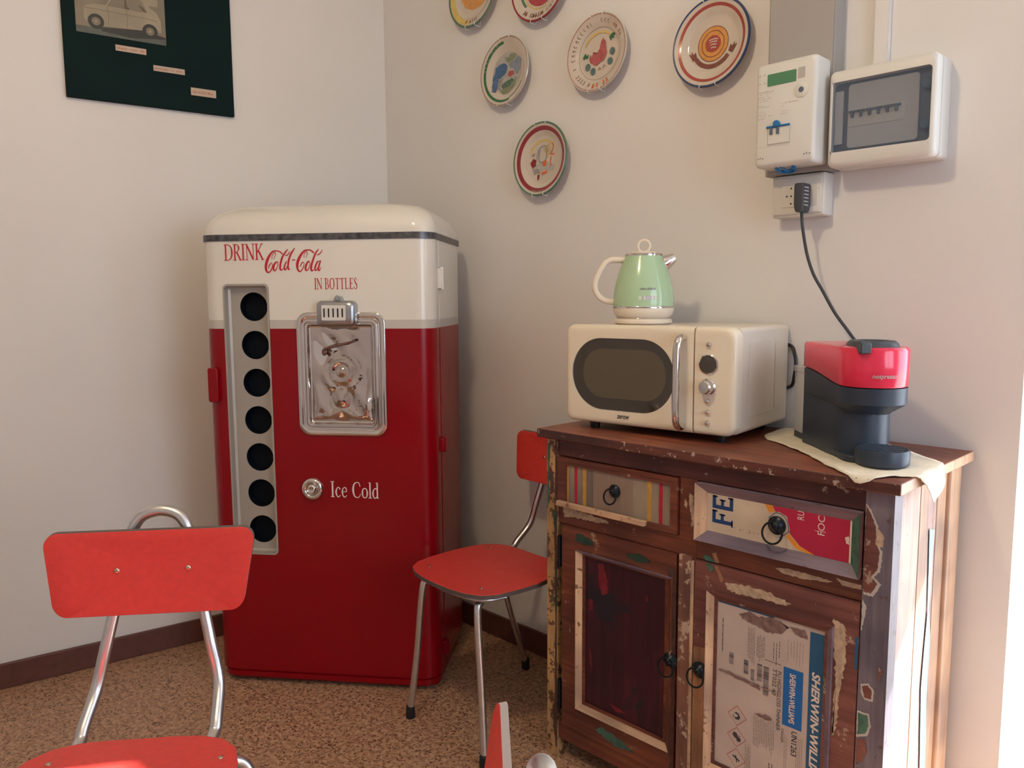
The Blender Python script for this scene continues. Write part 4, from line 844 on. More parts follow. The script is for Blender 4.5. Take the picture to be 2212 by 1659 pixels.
# ================================================================== KETTLE
kt = thing('electric_kettle', 'mint green electric kettle with cream handle standing on the microwave', 'kettle', (1.362, -0.205, ZT + Z1 + 0.001), R(43))
mb = MB(); mb.lathe([(0.0, 0.0), (0.069, 0.0), (0.0725, 0.003), (0.0725, 0.009), (0.069, 0.0125), (0.0, 0.0125)], seg=56); mb.build('power_base', 'cream_plastic', kt)
mb = MB(); mb.lathe([(0.0, 0.0122), (0.068, 0.0122), (0.0695, 0.0145), (0.068, 0.0165), (0.0, 0.0165)], seg=56); mb.build('base_ring', 'chrome', kt)
mb = MB(); mb.lathe([(0.0, 0.0165), (0.066, 0.0165), (0.0735, 0.024), (0.0765, 0.035), (0.0765, 0.040), (0.0, 0.040)], seg=56); mb.build('foot_band', 'cream_plastic', kt)
mb = MB(); mb.lathe([(0.0, 0.0398), (0.0768, 0.0398), (0.0772, 0.0425), (0.0762, 0.0445), (0.0, 0.0445)], seg=56); mb.build('chrome_band', 'chrome', kt)
mb = MB(); bp_ = [(0.0, 0.0444), (0.0755, 0.0444), (0.0763, 0.056), (0.0757, 0.070), (0.0735, 0.088), (0.0695, 0.106), (0.0635, 0.126), (0.0565, 0.146), (0.0505, 0.161), (0.0470, 0.170), (0.0, 0.170)]
mb.lathe(bp_, seg=64); mb.build('body', 'mint', kt, angle=50)
mb = MB(); mb.lathe([(0.0, 0.1698), (0.0472, 0.1698), (0.0474, 0.1735), (0.0455, 0.1760), (0.0, 0.1775)], seg=56); ld = mb.build('lid_rim', 'chrome', kt)
mb = MB(); mb.lathe([(0.0, 0.1755), (0.034, 0.1765), (0.030, 0.180), (0.0, 0.1815)], seg=40); mb.build('lid', 'cream_plastic', kt)
mb = MB(); mb.tube([(0.0150 * math.cos(a), 0.0, 0.1945 + 0.0155 * math.sin(a)) for a in [2 * math.pi * k / 16 for k in range(16)]], 0.0036, 10, closed=True); mb.build('lid_loop', 'cream_plastic', kt)
mb = MB(); mb.tube([(-0.048, 0, 0.160), (-0.068, 0, 0.161), (-0.084, 0, 0.160), (-0.098, 0, 0.151), (-0.113, 0, 0.126), (-0.122, 0, 0.103), (-0.121, 0, 0.084), (-0.110, 0, 0.067), (-0.094, 0, 0.058), (-0.074, 0, 0.055)], 0.0078, 14); mb.build('handle', 'cream_plastic', kt, angle=80)
mb = MB()
rg = []
for x, z, ry, rz in ((0.036, 0.146, 0.020, 0.020), (0.054, 0.153, 0.019, 0.018), (0.067, 0.160, 0.017, 0.014), (0.076, 0.1655, 0.015, 0.011)):
    rg.append([(x - 0.45 * rz * math.sin(a), ry * math.cos(a), z + rz * math.sin(a)) for a in [2 * math.pi * k / 24 for k in range(24)]])
mb.loft(rg); mb.build('spout', 'chrome', kt, angle=60)
def cyl_print(mb, a0, a1, z0, z1, m, rad, n=6):
    for k in range(n):
        p, q = a0 + (a1 - a0) * k / n, a0 + (a1 - a0) * (k + 1) / n
        mb.add([(rad(z) * math.cos(a) , rad(z) * math.sin(a), z) for a, z in ((p, z0), (q, z0), (q, z1), (p, z1))], [(0, 1, 2, 3)], m)
def krad(z):
    for (r0, h0), (r1, h1) in zip(bp_[1:], bp_[2:]):
        if h0 <= z <= h1: return r0 + (r1 - r0) * (z - h0) / (h1 - h0) + 0.0007
    return 0.076
mb = MB(); rnd = random.Random(2); a = R(-104)
for k in range(10):
    w = rnd.uniform(0.02, 0.045); cyl_print(mb, a, a + w, 0.0845, 0.0845 + rnd.choice((0.004, 0.0055)), 0, krad, 1); a += w + 0.018
for a0, a1, m in ((R(-106), R(-100), 1), (R(-97), R(-93), 1), (R(-92), R(-84), 2), (R(-83), R(-78), 1), (R(-77), R(-72), 1)): cyl_print(mb, a0, a1, 0.061, 0.070, m, krad, 3)
mb.build('lettering', ['print_grey', 'meter_white', 'print_lilac'], kt, smooth=False)

# ================================================================== CLOTH under the coffee machine
lo = [(1.660, -0.015), (1.683, -0.168), (1.760, -0.232), (1.841, -0.299), (1.930, -0.385), (2.010, -0.450), (2.045, -0.395), (2.078, -0.362), (2.112, -0.330), (2.140, -0.292)]
hi = [(1.662, -0.010), (1.740, -0.008), (1.815, -0.010), (1.875, -0.030), (1.930, -0.075), (1.985, -0.125), (2.030, -0.165), (2.075, -0.205), (2.112, -0.245), (2.142, -0.290)]
LO = catmull([Vector((*p, 0)) for p in lo], 6); HI = catmull([Vector((*p, 0)) for p in hi], 6); n = len(LO); mmm = 16
rnd = random.Random(4); vs = []
for i in range(n):
    for j in range(mmm + 1):
        t_ = j / mmm; e = 0.0012 * (rnd.random() - .5) if j in (0, mmm) else 0
        x = LO[i].x + (HI[i].x - LO[i].x) * t_ + e; y = LO[i].y + (HI[i].y - LO[i].y) * t_ + (0.0022 * math.sin(i * 2.1) if j == 0 else 0)
        z = 0.8742; wv = 0.0012 + 0.0011 * math.sin(x * 60 + y * 35) * math.cos(y * 47 - x * 22)
        if j == 0: wv += 0.0005
        rr_ = 0.006
        if x > 2.078:
            d = x - 2.078; x2 = 2.082 + 0.004 * math.sin(y * 70) + 0.004 * min(1, d * 20) + d * 0.12; z -= max(0, d - 0.001) * 0.98; x = x2
        elif y < -0.436:
            d = -0.436 - y; z -= d * 0.9; y = -0.4375 - d * 0.25
        vs.append((x, y, z + wv))
mb = MB(); mb.add(vs, [(i * (mmm + 1) + j, i * (mmm + 1) + j + 1, (i + 1) * (mmm + 1) + j + 1, (i + 1) * (mmm + 1) + j) for i in range(n - 1) for j in range(mmm)])
cloth = mb.build('table_cloth', 'linen', None, off=(0, 0, 0), angle=80)
so = cloth.modifiers.new('solid', 'SOLIDIFY'); so.thickness = 0.0012; so.offset = -1
tag(cloth, 'ragged cream linen cloth under the coffee machine, one corner hanging over the sideboard edge', 'cloth')

# ================================================================== COFFEE MACHINE (local: origin below the cup tray, front is -y)
cm = thing('coffee_machine', 'red and dark blue capsule coffee machine standing on a cloth on the sideboard', 'coffee machine', (1.998, -0.308, 0.8765), R(46))
def stad(r, yc, yb, wb, z, zf=None, seg=24):
    """half circle in front, straight sides to a flat back"""
    pts = []
    for k in range(seg + 1):
        a = math.pi + math.pi * k / seg; pts.append((r * math.cos(a), yc + r * math.sin(a)))
    side = [(r + (wb - r) * t, yc + (yb - 0.012 - yc) * t) for t in (0.15, .3, .45, .6, .75, .9, 1)]
    out = pts + side + [(wb - 0.012, yb)] + [(-wb + 0.012, yb)] + [(-x, y) for x, y in reversed(side)]
    return [(x, y, z if zf is None else z + zf(y)) for x, y in out]
def redge(y):                                # lower edge of the red head climbs towards the back
    t = min(1, max(0, (y - 0.03) / 0.20)); return 0.148 + 0.020 * (t * t * (3 - 2 * t))
zh = 0.2245
mb = MB(); mb.loft([stad(0.0655, 0.058, 0.257, 0.060, 0, redge), stad(0.067, 0.058, 0.258, 0.062, 0.002, redge), stad(0.0675, 0.058, 0.258, 0.062, zh - 0.006), stad(0.0645, 0.058, 0.255, 0.059, zh - 0.001), stad(0.058, 0.058, 0.249, 0.053, zh), stad(0.01, 0.10, 0.16, 0.01, zh + 0.0015)])
hd = mb.build('head', 'coffee_red', cm, angle=50)
mb = MB(); mb.loft([stad(0.043, 0.070, 0.20, 0.045, 0.092), stad(0.046, 0.068, 0.22, 0.047, 0.096), stad(0.060, 0.060, 0.252, 0.058, 0.108), stad(0.0655, 0.058, 0.256, 0.0605, 0.114), stad(0.0662, 0.058, 0.257, 0.0605, -0.002, redge)])
mb.build('brew_head', 'coffee_black', cm, angle=40)
mb = MB(); mb.loft([stad(0.055, 0.098, 0.257, 0.060, 0.0), stad(0.055, 0.098, 0.257, 0.060, 0.10), stad(0.055, 0.098, 0.257, 0.060, 0.140), stad(0.055, 0.098, 0.256, 0.060, 0.160)])
mb.build('body', 'coffee_black', cm, angle=40)
mb = MB(); mb.loft([[(x, y, z) for x, y in rr(-0.056, 0.056, 0.02, 0.20, 0.02, 5)] for z in (0.0, 0.012)]); mb.build('foot', 'coffee_black', cm, bevel=0.002)
mb = MB(); mb.lathe([(0.0, 0.0), (0.044, 0.0), (0.0485, 0.004), (0.0490, 0.028), (0.0475, 0.0315), (0.0445, 0.032), (0.0435, 0.029), (0.0, 0.029)], seg=48); tr_ = mb.build('cup_tray', 'coffee_black', cm)
mb = MB()
for k in range(-4, 5):
    w = math.sqrt(0.043 ** 2 - (k * 0.009) ** 2); mb.box(-w, w, k * 0.009 - 0.0017, k * 0.009 + 0.0017, 0.0288, 0.0322)
mb.box(-0.0017, 0.0017, -0.043, 0.043, 0.0288, 0.0318); mb.build('grate', 'coffee_black', tr_)
for x, y in ((0.0, 0.012), (0.014, 0.020)):
    mb = MB(); mb.lathe([(0.002, 0.0925), (0.0035, 0.090), (0.0035, 0.0955)], (x * 0.8, y + 0.03, 0), 'z', 12); mb.build('nozzle', 'chrome', cm)
# dark locking ring and lever on top
mb = MB(); mb.loft([[(x, y, z) for x, y in rr(-0.040 + i, 0.042 - i, 0.012 + i, 0.110 - i, 0.034, 8)] for i, z in ((-0.002, zh - 0.001), (0.0, zh + 0.006), (0.004, zh + 0.011), (0.012, zh + 0.011), (0.016, zh + 0.006))]); mb.build('locking_ring', 'lever', cm, angle=50)
mb = MB(); mb.prism([(-0.005, zh - 0.010), (0.006, zh - 0.012), (0.014, zh - 0.002), (0.030, zh + 0.004), (0.030, zh + 0.012), (0.004, zh + 0.013), (-0.006, zh + 0.008)], -0.052, -0.031, 'x'); mb.build('lever', 'lever', cm, bevel=0.002)
mb = MB(); mb.loft([[(x, y, z) for x, y in rr(-0.050, 0.050, 0.262, 0.345, 0.022, 6)] for z in (0.014, 0.150)]); tk = mb.build('water_tank', 'tank', cm, angle=50)
mb = MB(); mb.loft([[(x, y, z) for x, y in rr(-0.052, 0.052, 0.260, 0.347, 0.023, 6)] for z in (0.150, 0.164)]); mb.build('tank_lid', 'tank', tk, bevel=0.002)
mb = MB(); mb.loft([[(x, y, z) for x, y in rr(-0.048, 0.048, 0.20, 0.343, 0.02, 6)] for z in (0.0, 0.0135)]); mb.build('tank_tray', 'coffee_black', cm)
# maker's word along the left flank of the head, towards the front
mb = MB(); sans(mb, 'nespresso', (0.0, 0.0), 0.0085, 0.046, 0.0, 0, shear=0.25, bold=0.01); vs = []
for p in mb.v:
    s = 0.046 - p.x; yc = 0.058
    a = math.pi + 0.92 + (-(s) + 0.062) / 0.068; vs.append((0.0681 * math.cos(a), yc + 0.0681 * math.sin(a), 0.164 + p.z))
mb.v = [Vector(q) for q in vs]; mb.build('lettering', 'label_grey', hd, smooth=False)

# ================================================================== WALL PLATES
PR = [(1.0, 0.0045), (0.985, 0.001), (0.93, 0.003), (0.80, 0.008), (0.72, 0.012), (0.66, 0.0165), (0.60, 0.0185), (0.40, 0.019), (0.0, 0.019)]
def pz(q):                                    # depth of the glazed face at relative radius q (0 = rim plane, + = towards the wall)
    for (r1, h1), (r0, h0) in zip(PR, PR[1:]):
        if r0 <= q <= r1: return h0 + (h1 - h0) * (q - r0) / max(1e-6, r1 - r0)
    return 0.019
def plate(label, x, z, r, bands, motif, wires=(-12, 12, 168, 192)):
    t = thing('wall_plate', label, 'plate', (x, 0, z), 0, 'painted plates on the wall'); t.rotation_euler = (R(-3), 0, 0)
    D0 = -0.034                                # rim plane
    qs = sorted(set([q for q, h in PR] + [b for a in bands for b in a[:2]] + [0.2]), reverse=True)
    mats = ['ceramic'] + [a[2] for a in bands] + ['g_line']
    def bm_(q):
        for k, a in enumerate(bands):
            if min(a[:2]) <= q <= max(a[:2]): return k + 1
        return 0
    prof = [(r * q, D0 + pz(q)) for q in qs]; ms = [bm_((qs[k] + qs[k + 1]) / 2) for k in range(len(qs) - 1)]
    bk = [(0.0, -0.011), (0.55 * r, -0.011), (0.60 * r, -0.008), (0.64 * r, -0.012), (0.9 * r, D0 + 0.012), (0.985 * r, D0 + 0.0075), (r, D0 + 0.0045)]
    mb = MB(); mb.lathe(list(reversed(prof)), (0, 0, 0), 'y', 72, list(reversed(ms)), cap0=False, cap1=False)
    mb.lathe(bk, (0, 0, 0), 'y', 72, 0, cap0=False, cap1=False)
    mb.build('dish', mats, t, angle=60)
    mt = []; mb = MB(); cnt = [0]
    def poly(pts, m, am=0.0, n=4, dense=True):
        if m not in mt: mt.append(m)
        if am: pts = ragged([(a * r, b * r) for a, b in pts], am * r, n, 50 + cnt[0]); pts = [(a / r, b / r) for a, b in pts]
        cnt[0] += 1
        # triangulate as a fan with the painted layer hugging the glaze
        cx_ = sum(p[0] for p in pts) / len(pts); cz_ = sum(p[1] for p in pts) / len(pts)
        lift = -0.0006 - 0.00004 * cnt[0]
        V = [(cx_ * r, D0 + pz(min(1, math.hypot(cx_, cz_))) + lift, cz_ * r)] + [(a * r, D0 + pz(min(1, math.hypot(a, b))) + lift, b * r) for a, b in pts]
        N_ = len(pts); mb.add(V, [(0, 1 + i, 1 + (i + 1) % N_) for i in range(N_)], mt.index(m))
    def line(pts, w, m):
        if m not in mt: mt.append(m)
        cnt[0] += 1
        for q in strip2(pts, [w] * len(pts), n=5):
            mb.add([(a * r, D0 + pz(min(1, math.hypot(a, b))) - 0.0006 - 0.00004 * cnt[0], b * r) for a, b in q], [(0, 1, 2, 3)], mt.index(m))
    def arc(q, a0, a1, w, m, n=20): line([(q * math.cos(R(a0 + (a1 - a0) * k / n)), q * math.sin(R(a0 + (a1 - a0) * k / n))) for k in range(n + 1)], w, m)
    def rimtext(q, a0, a1, h, m, n, seed=1, w=0.022):
        rd = random.Random(seed)
        for k in range(n):
            if rd.random() < 0.12: continue
            a = R(a0 + (a1 - a0) * (k + .5) / n); ca, sa = math.cos(a), math.sin(a); g = rd.choice((0, 1, 2))
            P_ = lambda u, v: ((q + v) * ca - u * sa, (q + v) * sa + u * ca)
            if g == 0: line([P_(-.02, -h / 2), P_(-.02, h / 2), P_(.02, 0)], w, m)
            elif g == 1: line([P_(0, -h / 2), P_(0.01, h / 2)], w, m)
            else: line([P_(-.022, h / 2), P_(.02, h / 2 * .6), P_(-.01, -h / 2)], w, m)
    motif(poly, line, arc, rimtext)
    if mb.v: mb.build('painted_motif', mt, t, smooth=False)
    for a in wires:
        ca, sa = math.sin(R(a)), math.cos(R(a)); mb = MB()
        mb.tube([(0.93 * r * ca, D0 + 0.001, 0.93 * r * sa), (0.97 * r * ca, D0 - 0.0015, 0.97 * r * sa), (1.01 * r * ca, D0 + 0.001, 1.01 * r * sa), (1.0 * r * ca, -0.012, 1.0 * r * sa), (0.8 * r * ca, -0.006, 0.8 * r * sa)], 0.0011, 6)
        mb.build('hanger_wire', 'meter_white', t)
    return t
def circ(cx, cz, a, b=None, n=18, ph=0): return [(cx + a * math.cos(2 * math.pi * k / n + ph), cz + (b or a) * math.sin(2 * math.pi * k / n + ph)) for k in range(n)]
def sh(x, dy=0.03): return x + dy * (2.553 - x) / 1.86
def m_seal(poly, line, arc, rt):
    poly(circ(0, 0, 0.385, n=36), 'g_orange'); arc(0.385, 0, 360, 0.018, 'g_brown', 40); line([(0.29 * math.cos(R(45 * k + 22)), 0.29 * math.sin(R(45 * k + 22))) for k in range(9)], 0.02, 'g_brown')
    poly(circ(0, 0, 0.20, 0.19, 24), 'g_core', 0.01)
    for a, b, c in ((-.11, .09, .12), (-.09, .04, .05), (.02, .035, .10), (-.07, -.02, .04), (.03, -.03, .09), (-.05, -.09, .03), (.03, -.1, .08)): line([(a, b), (a + (c - a) * .5, b + .015), (c, b)], 0.022, 'ceramic')
    arc(0.50, 212, 322, 0.10, 'g_brown'); 
    for s in (-1, 1):
        poly([(s * .40, -.24), (s * .50, -.30), (s * .62, -.12), (s * .55, -.16), (s * .56, -.06), (s * .49, -.16), (s * .45, -.10)], 'g_brown')
def m_rooster(poly, line, arc, rt):
    arc(0.955, 0, 360, 0.012, 'g_red', 40); arc(0.66, 20, 340, 0.010, 'g_line', 40)
    rt(0.80, 60, 205, 0.09, 'g_line', 17, 3); rt(0.80, 215, 258, 0.10, 'g_line', 6, 5); rt(0.83, 262, 300, 0.12, 'g_flame', 5, 6, 0.04); rt(0.80, 20, 50, 0.07, 'g_pink', 5, 8)
    arc(0.545, 52, 150, 0.055, 'g_yellow')
    poly([(-.30, -.10), (-.24, -.22), (-.08, -.30), (.06, -.22), (.16, -.20), (.26, -.04), (.24, .12), (.20, .28), (.12, .38), (.06, .30), (.02, .12), (-.06, .02), (-.14, .02), (-.20, .08), (-.22, -.02)], 'g_pink', 0.012)
    line([(-.28, .02), (-.30, -.10), (-.24, -.2)], 0.03, 'g_red'); line([(.0, .1), (.1, -.02), (.06, -.16)], 0.03, 'g_red')
    for cx, cz in ((-.36, -.28), (-.18, -.42), (.38, -.26), (.44, -.02)): poly(circ(cx, cz, 0.085, 0.095), 'g_teal', 0.006)
    poly([(-.54, .0), (-.46, .10), (-.40, .02), (-.34, .06), (-.38, -.06), (-.46, -.02), (-.50, -.08)], 'g_leaf'); poly([(.32, .36), (.44, .44), (.54, .40), (.46, .36), (.50, .28), (.42, .32), (.38, .24)], 'g_leaf')
    line([(.0, -.42), (.04, -.36), (.08, -.42)], 0.02, 'g_line'); line([(.14, -.40), (.18, -.33), (.24, -.36)], 0.02, 'g_line')
def m_blue(poly, line, arc, rt):
    poly(circ(0, 0, 0.585, 0.585, 36), 'g_haze', 0.005)
    arc(0.845, 95, 285, 0.075, 'g_leaf'); arc(0.80, 285, 330, 0.03, 'g_green'); rt(0.845, 110, 175, 0.06, 'print_grey', 8, 4, 0.02)
    poly([(-.50, .20), (-.30, .28), (-.10, .28), (.02, .16), (-.02, .02), (-.16, -.08), (-.34, -.14), (-.40, -.34), (-.44, -.52), (-.56, -.50), (-.60, -.30), (-.60, -.06), (-.52, .06)], 'g_sky', 0.015)
    poly([(.06, .22), (.30, .30), (.46, .40), (.58, .26), (.56, .02), (.44, -.14), (.34, -.10), (.26, .06), (.12, .08)], 'g_slate', 0.02)
    poly([(.02, .42), (.16, .50), (.22, .34), (.10, .26), (.02, .30)], 'g_green', 0.02); poly([(-.24, -.34), (-.06, -.28), (.16, -.22), (.30, -.26), (.22, -.48), (.02, -.56), (-.16, -.50)], 'g_green', 0.03)
    poly([(-.1, .3), (.06, .44), (.3, .5), (.42, .44), (.3, .34), (.1, .26)], 'g_moss', 0.03); poly([(-.30, -.5), (-.1, -.44), (.2, -.42), (.42, -.2), (.36, -.4), (.16, -.6), (-.14, -.62)], 'g_moss', 0.03)
    for k in range(9): line([(-.1 + k * .06, .38 - k * .02), (-.07 + k * .06, .46 - k * .03)], 0.02, 'g_green'); line([(-.2 + k * .06, -.36 - (k % 3) * .05), (-.17 + k * .06, -.30 - (k % 3) * .05)], 0.02, 'g_slate')
    poly([(.08, .02), (.26, .0), (.30, -.12), (.14, -.16), (.04, -.08)], 'g_pink', 0.02); line([(-.40, -.12), (-.28, -.24), (-.34, -.36), (-.22, -.5)], 0.025, 'print_grey'); line([(-.28, -.24), (-.16, -.14)], 0.025, 'print_grey')
def m_kitchen(poly, line, arc, rt):
    poly([(-.4, -.2), (-.1, -.06), (.2, -.08), (.46, -.2), (.36, -.34), (.0, -.28), (-.3, -.4)], 'g_haze', 0.02); poly([(.02, .3), (.2, .42), (.3, .2), (.2, .0), (.12, .02)], 'g_ochre', 0.03)
    arc(0.52, 40, 155, 0.05, 'g_yellow'); line([(-.12, .34), (-.14, -.02), (.10, -.02), (.12, .34), (-.12, .34)], 0.035, 'g_slate'); line([(-.16, .30), (-.24, .04)], 0.025, 'g_slate')
    poly([(-.46, -.06), (-.36, .06), (-.24, .02), (-.26, -.16), (-.38, -.20)], 'g_wine', 0.02); poly([(.0, -.04), (.14, -.02), (.13, -.18), (.01, -.18)], 'g_flame', 0.01)
    line([(.32, .42), (.38, .30), (.30, .14)], 0.03, 'g_flame'); line([(.26, .12), (.44, .10)], 0.035, 'g_flame'); line([(.30, .06), (.28, -.14), (.36, -.18)], 0.035, 'g_flame')
    poly([(-.02, -.34), (.18, -.30), (.18, -.37), (-.02, -.42)], 'g_flame', 0.01); poly([(-.18, -.40), (-.10, -.38), (-.12, -.52), (-.18, -.56)], 'g_wine', 0.01)
    for k in range(5): line([(-.34 + k * .04, -.24), (-.26 + k * .05, -.36)], 0.012, 'g_line')
    line([(-.42, .12), (-.38, .2), (-.34, .12), (-.3, .2)], 0.02, 'g_line'); rt(0.86, 250, 282, 0.05, 'g_line', 6, 9, 0.03)
def m_boat(poly, line, arc, rt):
    arc(0.84, 150, 262, 0.15, 'g_yellow'); poly([(-.62, .02), (-.50, .06), (-.40, -.02), (-.10, -.08), (.30, .0), (.56, .10), (.60, -.02), (.50, -.26), (.26, -.44), (-.10, -.46), (-.40, -.34), (-.54, -.14)], 'g_orange', 0.02)
    poly([(-.30, .0), (-.1, -.04), (.2, .02), (.24, .2), (.0, .3), (-.2, .2)], 'g_green', 0.03); poly([(-.60, .04), (-.48, .10), (-.36, .02), (-.5, -.06)], 'g_red', 0.02); rt(0.80, 252, 292, 0.13, 'g_brown', 7, 2, 0.026)
def m_tomato(poly, line, arc, rt):
    poly(circ(0, 0.0, 0.56, 0.56, 36), 'g_tomato', 0.004); arc(0.62, 180, 290, 0.03, 'g_yellow'); arc(0.70, 170, 225, 0.06, 'g_green'); rt(0.82, 232, 285, 0.11, 'g_brown', 10, 7, 0.03); rt(0.82, 290, 330, 0.07, 'g_line', 7, 12)
    arc(0.40, 30, 140, 0.05, 'g_pink')
plate('white plate with blue rim, red ring and orange seal, just left of the grey duct', sh(1.4145), 1.841, 0.112, [(1.0, 0.945, 'g_blue'), (0.865, 0.795, 'g_red')], m_seal)
plate('cream plate painted with a small red rooster between green leaves, fine writing round the rim', sh(1.036), 1.896, 0.110, [], m_rooster)
plate('plate with a blue and grey figure scene inside a green left rim', sh(0.652), 1.920, 0.109, [(0.985, 0.955, 'g_line')], m_blue)
plate('lowest plate, with a wide dark red ring and green edge around small kitchen motifs', sh(0.810), 1.626, 0.114, [(1.0, 0.945, 'g_green'), (0.885, 0.775, 'g_wine')], m_kitchen)
plate('plate with an orange boat shape and yellow band, leftmost at the top edge', sh(0.500), 2.203, 0.115, [(1.0, 0.93, 'g_green')], m_boat)
plate('plate with a large dark red round centre, cut by the top edge', sh(0.806), 2.150, 0.115, [(1.0, 0.94, 'g_wine')], m_tomato)

# ================================================================== ELECTRICS ON THE RIGHT WALL
t = thing('cable_duct', 'wide grey vertical cable duct on the wall behind the electricity meter', 'cable duct', (1.685, 0, 1.486))
mb = MB(); mb.box(1.604, 1.764, -0.050, 0, 1.486, HC - 0.01); mb.build('duct_base', 'duct', t, off=(1.685, 0, 1.486), bevel=0.0015)
mb = MB(); mb.box(1.608, 1.760, -0.0535, -0.050, 1.486, HC - 0.01); mb.build('duct_cover', 'duct', t, off=(1.685, 0, 1.486), bevel=0.001)
mb = MB(); mb.box(1.832, 1.866, -0.012, 0, 1.70, HC - 0.01); mb.box(1.835, 1.863, -0.014, -0.012, 1.70, HC - 0.01)
tag(mb.build('cable_conduit', 'plaster', bevel=0.0012), 'thin white wall-coloured cable conduit rising above the fuse box', 'conduit')
# meter
me0 = (1.683, -0.0535, 1.497)
t = thing('electricity_meter', 'white electricity meter with green display mounted on the grey duct', 'electricity meter', me0)
y0, y1 = -0.122, -0.054
mb = MB(); mb.loft([[(a, y, b) for a, b in rr(1.612 + i, 1.757 - i, 1.497 + i, 1.730 - i, 0.010, 6)] for i, y in ((0.0, y1), (0.0, y0 + 0.014), (0.0015, y0 + 0.006), (0.006, y0 + 0.001), (0.010, y0))])
cs = mb.build('case', 'meter_white', t, off=me0, angle=50); y = y0 - 0.0004
mb = MB(); mb.prism(rr(1.642, 1.7105, 1.6775, 1.7035, 0.002, 3), y - 0.0008, y + 0.001, 'y'); mb.build('display', 'lcd', t, off=me0)
mb = MB(); mb.prism(rr(1.7145, 1.731, 1.682, 1.7055, 0.001, 3), y - 0.0004, y + 0.001, 'y'); mb.build('seal_label', 'label_grey', t, off=me0)
mb = MB(); mb.lathe([(0.0165, y + 0.001), (0.0165, y - 0.001), (0.015, y - 0.0018), (0.0062, y - 0.0018)], (1.7235, 0, 1.6565), 'y', 32, cap0=False, cap1=False); mb.lathe([(0.0062, y - 0.0015), (0.0001, y - 0.0015)], (1.7235, 0, 1.6565), 'y', 20, 1, cap0=False, cap1=False)
mb.build('optical_port', ['meter_white', 'slate'], t, off=me0)
mb = MB(); mb.box(1.6455, 1.6995, y - 0.0006, y + 0.001, 1.5455, 1.5835, 1); mb.box(1.6470, 1.6980, y - 0.0016, y + 0.001, 1.5475, 1.5835, 0)
bk = mb.build('breaker', ['meter_white', 'label_grey'], t, off=me0, bevel=0.0005)
mb = MB(); mb.box(1.6435, 1.6995, y - 0.005, y, 1.5835, 1.5875); mb.lathe([(0.0078, y - 0.002), (0.0078, y - 0.007), (0.006, y - 0.009), (0.0001, y - 0.009)], (1.6685, 0, 1.5905), 'y', 24, cap0=False, cap1=False); mb.build('toggle_bar', 'switch_blue', bk, off=me0, bevel=0.0008)
mb = MB()
for x in (1.656, 1.672): mb.box(x - 0.0035, x + 0.0025, y - 0.006, y - 0.001, 1.5685, 1.584)
mb.build('toggle', 'slate', bk, off=me0, bevel=0.0008)
mb = MB()
for k, (z, x1) in enumerate(((1.6655, 1.660), (1.6605, 1.657), (1.6555, 1.648), (1.6505, 1.652), (1.6455, 1.645), (1.636, 1.640), (1.632, 1.648), (1.622, 1.638), (1.616, 1.640), (1.611, 1.660), (1.606, 1.642))): scribble(mb, 1.619, x1, z, 0.0022, y - 0.0001, 0, k, 9)
for k, (z, x0_, x1_) in enumerate(((1.634, 1.676, 1.722), (1.628, 1.676, 1.684), (1.616, 1.676, 1.700), (1.611, 1.676, 1.694))): scribble(mb, x0_, x1_, z, 0.002, y - 0.0001, 0, k + 30, 10)
for x, z in ((1.621, 1.703), (1.632, 1.703), (1.621, 1.685), (1.632, 1.685)): mb.flat([(x, z), (x + 0.005, z), (x + 0.004, z + 0.003), (x, z + 0.002)], y - 0.0001)
mb.flat([(1.6195, 1.5425), (1.700, 1.5425), (1.700, 1.5430), (1.6195, 1.5430)], y - 0.0001)
for x, z in ((1.622, 1.515), (1.627, 1.5165), (1.633, 1.515), (1.7325, 1.5135), (1.738, 1.515), (1.745, 1.514)): mb.flat([(x, z), (x + 0.004, z + 0.001), (x + 0.003, z + 0.004), (x + 0.001, z + 0.003)], y - 0.0001, 1)
mb.build('print', ['label_grey', 'print_grey'], t, off=me0, smooth=False)
mb = MB(); mb.tube([(1.655, -0.10, 1.499), (1.660, -0.085, 1.489), (1.68, -0.075, 1.487), (1.694, -0.08, 1.490), (1.697, -0.10, 1.499)], 0.0035, 8); mb.tube([(1.668, -0.10, 1.498), (1.676, -0.082, 1.489), (1.69, -0.085, 1.493), (1.70, -0.10, 1.499)], 0.003, 8)
mb.build('wire', 'switch_blue', t, off=me0)
# fuse box
fo = (1.88, 0, 1.483)
t = thing('fuse_box', 'white fuse box with smoked see-through door beside the electricity meter', 'fuse box', fo)
fx0, fx1, fz0, fz1 = 1.768, 1.992, 1.484, 1.692
mb = MB(); mb.loft([[(a, y, b) for a, b in rr(fx0 + i, fx1 - i, fz0 + i, fz1 - i, 0.010, 6)] for i, y in ((0.0, -0.0005), (0.0, -0.050), (0.0025, -0.052), (0.0025, -0.056))]); mb.build('back_box', 'meter_white', t, off=fo, angle=40)
fw = (1.775, 1.981, 1.5165, 1.667)
mb = MB(); a_, b_, c_, d_ = fw
out_ = [(0.0, -0.0562), (0.0, -0.074), (0.003, -0.080), (0.010, -0.083)]
rings = [[(x, y, z) for x, z in rr(fx0 + i, fx1 - i, fz0 + i, fz1 - i, 0.012, 6)] for i, y in out_] + [[(x, -0.083, z) for x, z in rr(a_, b_, c_, d_, 0.008, 6)], [(x, -0.060, z) for x, z in rr(a_, b_, c_, d_, 0.008, 6)]]
mb.loft(rings, cap0=False, cap1=False); mb.build('frame', 'meter_white', t, off=fo, angle=40)
mb = MB(); mb.box(a_ - 0.002, b_ + 0.002, -0.062, -0.058, c_ - 0.002, d_ + 0.002); mb.build('recess_plate', 'slate', t, off=fo)
